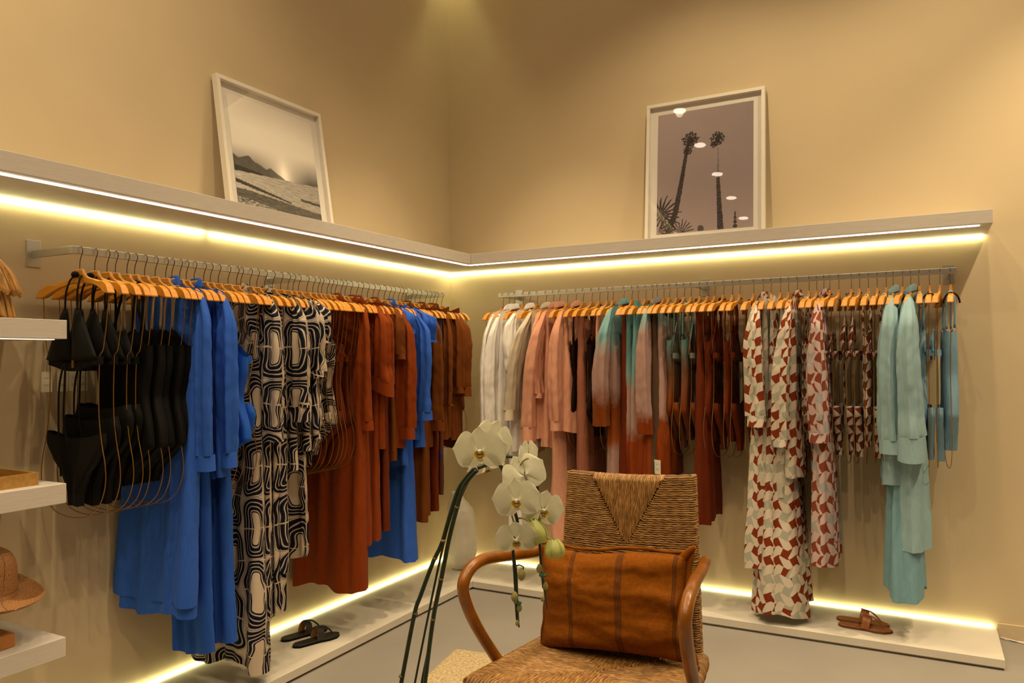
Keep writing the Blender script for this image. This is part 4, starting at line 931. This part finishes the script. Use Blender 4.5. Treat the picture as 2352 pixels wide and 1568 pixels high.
t = thing('striped_cushion', 'mustard orange lumbar cushion with thin dark stripes on the rush armchair', 'cushion')
def cush(side):
    rows = []; uvs = []; nx, ny = 70, 48
    for j in range(ny+1):
        row = []; uv = []
        for i in range(nx+1):
            u, v = i/nx*2-1, j/ny*2-1
            ex, ey = 1-abs(u)**2.4, 1-abs(v)**2.4; h = ct*(max(0, ex)*max(0, ey))**.42
            pinch = 1-.07*(1-v*v)*(abs(u)**6); pv = 1-.05*(1-u*u)*(abs(v)**6)
            wr = .010*sin(v*7+u*2.2*sin(v*2)+1.5*noise.noise((u*1.5, v*1.5, 3+side)))*(.3+abs(u)) + .009*noise.noise((u*2.2, v*5, 7+side*3))+.003*noise.noise((u*9, v*9, side))
            row.append((u*cw*pinch, -side*(h+wr*min(1, h/ct*1.5)), v*chh*pv+(.008*abs(u)**3*(1 if v > 0 else -1))*abs(v)+.006*sin(u*5)*max(0, v))); uv.append((i/nx, j/ny))
        rows.append(row); uvs.append(uv)
    return rows, uvs
m = MB(); a, b = cush(1); m.grid(a, b); a, b = cush(-1); m.grid([r[::-1] for r in a], [r[::-1] for r in b]); m.build('cover', M['cushion'], t)
edge = []
for i in range(71): u = i/70*2-1; edge.append((u*cw, 0, chh+.006*sin(u*5)+.006*abs(u)**3))
def flange(pts, dirv, w_, name='flange'):
    rows = [[Vector(p) for p in pts], [Vector(p)+Vector(dirv)*w_+Vector((.002*sin(i*.7), .004*sin(i*.45), 0)) for i, p in enumerate(pts)]]
    m = MB(); m.grid(rows, [[(.45+.0*i, .2) for i in range(len(pts))]]*2); o = m.build(name, M['cushion'], t); md = o.modifiers.new('s', 'SOLIDIFY'); md.thickness = .005; md.offset = 0
flange(edge, (0, 0, 1), .010)
flange([(cw*(1-.07*(1-v*v)), 0, v*(chh+.008)) for v in [k/20-1 for k in range(41)]], (1, 0, 0), .022)
flange([(-cw*(1-.07*(1-v*v)), 0, v*(chh+.008)) for v in [k/20-1 for k in range(41)]], (-1, 0, 0), .010)
for sx, sz in ((1, 1), (1, -1), (-1, -1)):
    m = MB(); m.tube(smooth_pts([(sx*(cw-.02), 0, sz*(chh-.015)), (sx*(cw+.008), -.004, sz*(chh+.012)), (sx*(cw+.026), -.006, sz*(chh+.012+.012*(sz > 0)))], 4), lambda q: .016-.009*q, 10); m.build('corner_ear', M['cushion'], t)
t.matrix_world = Matrix.Translation((2.042, -2.178, .618)) @ Matrix.Rotation(radians(1.5), 4, 'Z') @ Matrix.Rotation(radians(-3.2), 4, 'Y') @ Matrix.Rotation(radians(-9), 4, 'X')

# ------------------------------------------------------------ orchid on a stool-high table (both reach below the frame)
def petal_mat(name, c, c2):
    m, nt, bs = new(name); nt.nodes.remove(bs); o = [n for n in nt.nodes if n.type == 'OUTPUT_MATERIAL'][0]
    v = N(nt, 'ShaderNodeMapping', {'Vector': coord(nt, 'UV'), 'Scale': (18, 2, 1)}).outputs[0]
    n = N(nt, 'ShaderNodeTexNoise', {'Vector': v, 'Scale': 1.5, 'Detail': 3}).outputs[0]; col = ramp(nt, n, [(.3, c2), (.7, c)])
    d = N(nt, 'ShaderNodeBsdfDiffuse', {0: col}); tr = N(nt, 'ShaderNodeBsdfTranslucent', {0: col}); g = N(nt, 'ShaderNodeBsdfGlossy', {'Roughness': .45})
    b = N(nt, 'ShaderNodeBump', {'Height': n, 'Strength': .25, 'Distance': .001}); nt.links.new(b.outputs[0], d.inputs['Normal'])
    a = N(nt, 'ShaderNodeMixShader', {0: .3, 1: d.outputs[0], 2: tr.outputs[0]}); a2 = N(nt, 'ShaderNodeMixShader', {0: .04, 1: a.outputs[0], 2: g.outputs[0]}); nt.links.new(a2.outputs[0], o.inputs[0]); return m
M['petal'] = petal_mat('orchid_petal', (.74, .73, .60), (.66, .64, .50)); M['petal_g'] = petal_mat('green_petal', (.62, .62, .25), (.45, .50, .14))
M['lip'] = plain('orchid_lip', (.62, .45, .04), .5, var=.3, scale=200); M['lip_w'] = M['petal']; M['throat'] = plain('orchid_throat', (.38, .12, .015), .5, var=.4, scale=300)
M['stem'] = plain('orchid_stem', (.014, .024, .008), .4, var=.35, scale=25); M['node'] = plain('stem_node', (.16, .12, .05), .8); M['bud'] = plain('orchid_bud', (.26, .22, .07), .5, var=.25, scale=60)
M['tie'] = plain('green_tie', (.01, .09, .05), .5); M['pot'] = plain('stoneware', (.35, .33, .30), .6); M['soil'] = plain('bark', (.06, .035, .02), .9, scale=80, bumpd=.01)
M['leaf'] = plain('orchid_leaf', (.035, .085, .02), .35, var=.2)
OR = thing('orchid_plant', 'potted white moth orchid with long arching stems in the foreground', 'orchid', (2.09, -3.40, .45))
_oi = Matrix.Translation(-Vector((2.09, -3.40, .45)))
def OP(px, py, d=1.5): return _oi @ at(px, py, d)
def petal(mb, ang, L, Wd, cupv=.12, tip=.5, s0=.0, rip=.02, roll=0):
    d = Vector((cos(ang), sin(ang), 0)); p = Vector((-sin(ang), cos(ang), 0)); rows = []; uvs = []; ns, ntt = 12, 10
    for i in range(ns+1):
        s = i/ns; w_ = Wd*(sin(PI*min(1, (s*.995)**tip))**(.48 if Wd > .5*L else .62))*(.20+.80*min(1, s/.3)**1.2); row = []; uv = []
        for j in range(ntt+1):
            q = j/ntt*2-1; z = s0+cupv*L*(s*s*.6-s*.5)*1.2-.10*Wd*q*q*1.2+rip*L*sin(q*5+s*6)*s*.5-.05*L*s
            row.append(d*(L*(.04+.96*s)*(1-.10*q*q*s))+p*(w_*q)+Vector((0, 0, z))); uv.append((q, s))
        rows.append(row); uvs.append(uv)
    mb.grid(rows, uvs)
def flower(px, py, depth, face, roll, R, mat='petal', openness=1., lip=True):
    """face: direction the flower looks, roll in degrees about it"""
    e = bpy.data.objects.new('flower', None); C.objects.link(e); e.parent = OR
    z = Vector(face).normalized(); up = Vector((0, 0, 1)); x = up.cross(z).normalized(); y = z.cross(x)
    rot = Matrix((x, y, z)).transposed().to_4x4() @ Matrix.Rotation(radians(roll), 4, 'Z')
    e.matrix_local = Matrix.Translation(OP(px, py, depth)) @ rot
    k = openness
    for ang, L, Wd, s0 in ((90, .92, .34, -.002), (218, .90, .33, -.002), (322, .90, .33, -.002), (10, 1.0, .66, .0015), (170, 1.0, .66, .0015)):
        m = MB(); petal(m, radians(ang), L*R, Wd*R, .16 if k > .5 else 1.0, 1.0 if Wd < .5 else 1.25, s0)
        o = m.build('sepal' if Wd < .5 else 'petal', M[mat], e)
        if k < 1:
            for v in o.data.vertices: r = v.co.xy.length/R; v.co.z += R*(1-k)*1.5*r; v.co.x *= (.35+.65*k); v.co.y *= (.35+.65*k)
    if lip:
        m = MB(); r = R*.17
        m.lathe([(.002, r*1.1), (r*.42, r*.95), (r*.5, r*.45), (r*.4, 0)], (0, r*.2, 0), 10, False); m.build('column', M['petal'], e)
        m = MB()
        for s in (-1, 1):
            rows = [[(s*(r*.35+r*.85*sin(PI*a/8)*b/6), -r*.3-r*1.0*(b/6)*cos(PI*a/8*.9), r*.2+r*1.1*b/6+r*.3*sin(PI*a/8)) for a in range(9)] for b in range(7)]; m.grid(rows)
        m.build('lip_lobes', M['lip'], e)
        m = MB(); rows = [[(r*.8*q*(sin(PI*(.15+.75*s))), -r*.3-r*1.9*s, r*.5+r*.7*sin(PI*s)-r*.3*q*q) for q in (-1, -.6, -.2, .2, .6, 1)] for s in [k_/8 for k_ in range(9)]]; m.grid(rows); m.build('lip_tongue', M['petal'], e)
        m = MB(); rows = [[(r*.42*q, -r*.35-r*.9*s, r*.62+r*.78*sin(PI*s)) for q in (-1, -.3, .3, 1)] for s in [k_/5 for k_ in range(6)]]; m.grid(rows); m.build('throat', M['throat'], e)
    return e
fc = -_f
def F(dx=0, dz=0): return tuple(fc+_r*dx+Vector((0, 0, dz)))
flower(1103, 1037, 1.47, F(-.1, -.12), 3, .054)
flower(1134, 1010, 1.52, F(.6, .1), -20, .046)
flower(1118, 1072, 1.53, F(.3, -1.2), 30, .040)
flower(1206, 1092, 1.50, F(.35, .35), 25, .050, lip=False)
flower(1187, 1150, 1.46, F(-.15, -.1), 6, .049)
flower(1247, 1172, 1.51, F(.3, -.15), -12, .046)
flower(1186, 1240, 1.48, F(.0, -.30), 4, .044)
flower(1215, 1050, 1.54, F(1.6, .1), 10, .040)
def cr(c): return (900+c[0]/3.027, 1050+c[1]/3.027)
stems = [([(40, 1700), (65, 1568), (155, 1100), (200, 960), (290, 720), (350, 590), (425, 330), (480, 190), (580, 70)], .0042, 1.50, [(65, 1520), (165, 1085), (300, 700)]),
         ([(140, 1700), (160, 1568), (255, 1090), (320, 780), (385, 500), (450, 300), (510, 180), (590, 80)], .0022, 1.515, []),
         ([(190, 1700), (208, 1568), (265, 1280), (335, 860), (395, 580), (460, 330), (530, 170), (600, 90)], .0028, 1.52, [(268, 1280)]),
         ([(215, 1700), (230, 1568), (288, 1120), (345, 840), (400, 560), (455, 345), (500, 200), (590, 90)], .0043, 1.495, [(288, 1125), (342, 845), (357, 580), (455, 345)])]
pot_in = Vector((0, 0, .30))
for pts, r, d, nodes in stems:
    P = [OP(*cr(c), d) for c in pts]; root_ = Vector((P[0].x*.35, P[0].y*.35, .235))
    m = MB(); m.tube(smooth_pts([root_]+P, 6), r, 10); s_ = m.build('flower_stem', M['stem'], OR)
    for c in nodes:
        q = OP(*cr(c), d); m = MB(); m.tube([q-Vector((.0004, 0, .0018)), q+Vector((.0004, 0, .0018))], r*1.15, 10); m.build('node_ring', M['node'], s_)
for pts, r, d in (([(1097, 1075), (1140, 1062), (1160, 1090), (1172, 1120), (1180, 1165), (1189, 1205), (1180, 1240), (1178, 1260), (1182, 1320), (1186, 1400), (1189, 1432)], .0046, 1.505),
                  ([(1110, 1058), (1170, 1048), (1205, 1062), (1232, 1110), (1236, 1180), (1239, 1240), (1243, 1300), (1248, 1350)], .0042, 1.525),
                  ([(1178, 1262), (1186, 1320), (1189, 1400), (1192, 1440)], .003, 1.51), ([(1240, 1300), (1250, 1345), (1255, 1385), (1257, 1398)], .0022, 1.52)):
    m = MB(); m.tube(smooth_pts([OP(x, y, d) for x, y in pts], 6), lambda q, r=r: r*.85*(1-.35*q), 10); m.build('flower_spray', M['stem'], OR)
def bud(px, py, d, r, L=1.5, tiltx=0.):
    c = OP(px, py, d); m = MB(); pr = [(.05, -1), (.55, -.72), (.9, -.25), (1, .15), (.78, .65), (.35, .95), (.05, 1.05)]
    rows = [[(c.x+r*a*cos(t)+tiltx*b*r, c.y+r*a*sin(t), c.z-b*r*L) for t in [2*PI*i/10 for i in range(10)]] for a, b in pr]; m.grid(rows, None, closed=True); return m.build('flower_bud', M['bud'], OR)
def opening_bud(px, py, d, r, L, ax):
    e = bpy.data.objects.new('opening_bud', None); C.objects.link(e); e.parent = OR; z = Vector(ax).normalized()
    e.matrix_local = Matrix.Translation(OP(px, py, d)) @ z.to_track_quat('Z', 'Y').to_matrix().to_4x4()
    for k in range(5):
        a0 = k*2*PI/5; rows = [[((r*sin(PI*min(1, s*.62+.12))*cos(a0+q*.72)*(1+.06*(k%2))), r*sin(PI*min(1, s*.62+.12))*sin(a0+q*.72)*(1+.06*(k%2)), L*s-.004*abs(q)) for q in (-1, -.5, 0, .5, 1)] for s in [j/10 for j in range(11)]]
        m = MB(); m.grid(rows); m.build('petal', M['petal_g'], e)
opening_bud(1272, 1240, 1.49, .019, .034, (.1, 0, -1)); opening_bud(1222, 1196, 1.50, .020, .046, tuple(-_u+_r*.35))
for b_ in ((1198, 1318, 1.49, .0082), (1182, 1370, 1.49, .0072), (1193, 1395, 1.5, .0055), (1188, 1430, 1.5, .004), (1239, 1305, 1.5, .0065), (1253, 1345, 1.51, .0052), (1246, 1375, 1.51, .0038)): bud(*b_)
m = MB(); m.tube(smooth_pts([OP(1184, 1300, 1.5), OP(1193, 1297, 1.495), OP(1202, 1302, 1.49), OP(1201, 1310, 1.49)], 5), .0014, 6); m.build('bud_stalk', M['stem'], OR)
for a, b in (((1183, 1210), (1150, 1100)), ((1190, 1190), (1215, 1198)), ((1170, 1100), (1200, 1092)), ((1234, 1240), (1268, 1238)), ((1193, 1070), (1214, 1052)), ((1236, 1200), (1250, 1180))):
    m = MB(); m.tube(smooth_pts([OP(*a, 1.51), OP((a[0]+b[0])/2, (a[1]+b[1])/2-4, 1.505), OP(*b, 1.505)], 4), .0019, 6); m.build('flower_stalk', M['bud'], OR)
for px, py in ((1189, 1384), (1247, 1321)):
    q = OP(px, py, 1.5); m = MB(); m.tube([q+Vector((-.007, 0, .001)), q+Vector((.005, -.006, 0)), q+Vector((.008, 0, .002))], .002, 6); m.tube([q+Vector((.006*cos(t), .006*sin(t), 0)) for t in [k/8*2*PI for k in range(8)]], .002, 6, closed=True); m.build('green_tie', M['tie'], OR)
m = MB(); m.lathe([(.07, 0), (.085, .01), (.10, .12), (.105, .24), (.098, .24), (.092, .225), (.001, .225)], n=28); m.build('pot', M['pot'], OR)
m = MB(); m.lathe([(.093, .224), (.06, .236), (.001, .240)], n=20, cap=False); m.build('bark_mix', M['soil'], OR)
for k, a in enumerate((.3, 1.7, 3.2, 4.6)):
    rows = [[((.03+.17*s)*cos(a)-.035*sin(PI*s**.8)*q*sin(a), (.03+.17*s)*sin(a)+.035*sin(PI*s**.8)*q*cos(a), .235+.05*sin(s*2.6)-.04*s*s+.006*q*q) for q in (-1, -.5, 0, .5, 1)] for s in [j/9 for j in range(10)]]
    m = MB(); m.grid(rows); o = m.build('leaf', M['leaf'], OR); md = o.modifiers.new('s', 'SOLIDIFY'); md.thickness = .002
t = thing('side_table', 'small round wooden table under the potted orchid', 'table', (2.09, -3.40, 0))
m = MB(); m.lathe([(.20, .42), (.215, .425), (.215, .4445), (.21, .45), (.001, .45)], n=36); m.build('table_top', M['boxwood'], t)
for k in range(3):
    a = k*2*PI/3; m = MB(); m.tube([(.17*cos(a), .17*sin(a), 0), (.12*cos(a), .12*sin(a), .42)], .014, 10); m.build('leg', M['boxwood'], t)
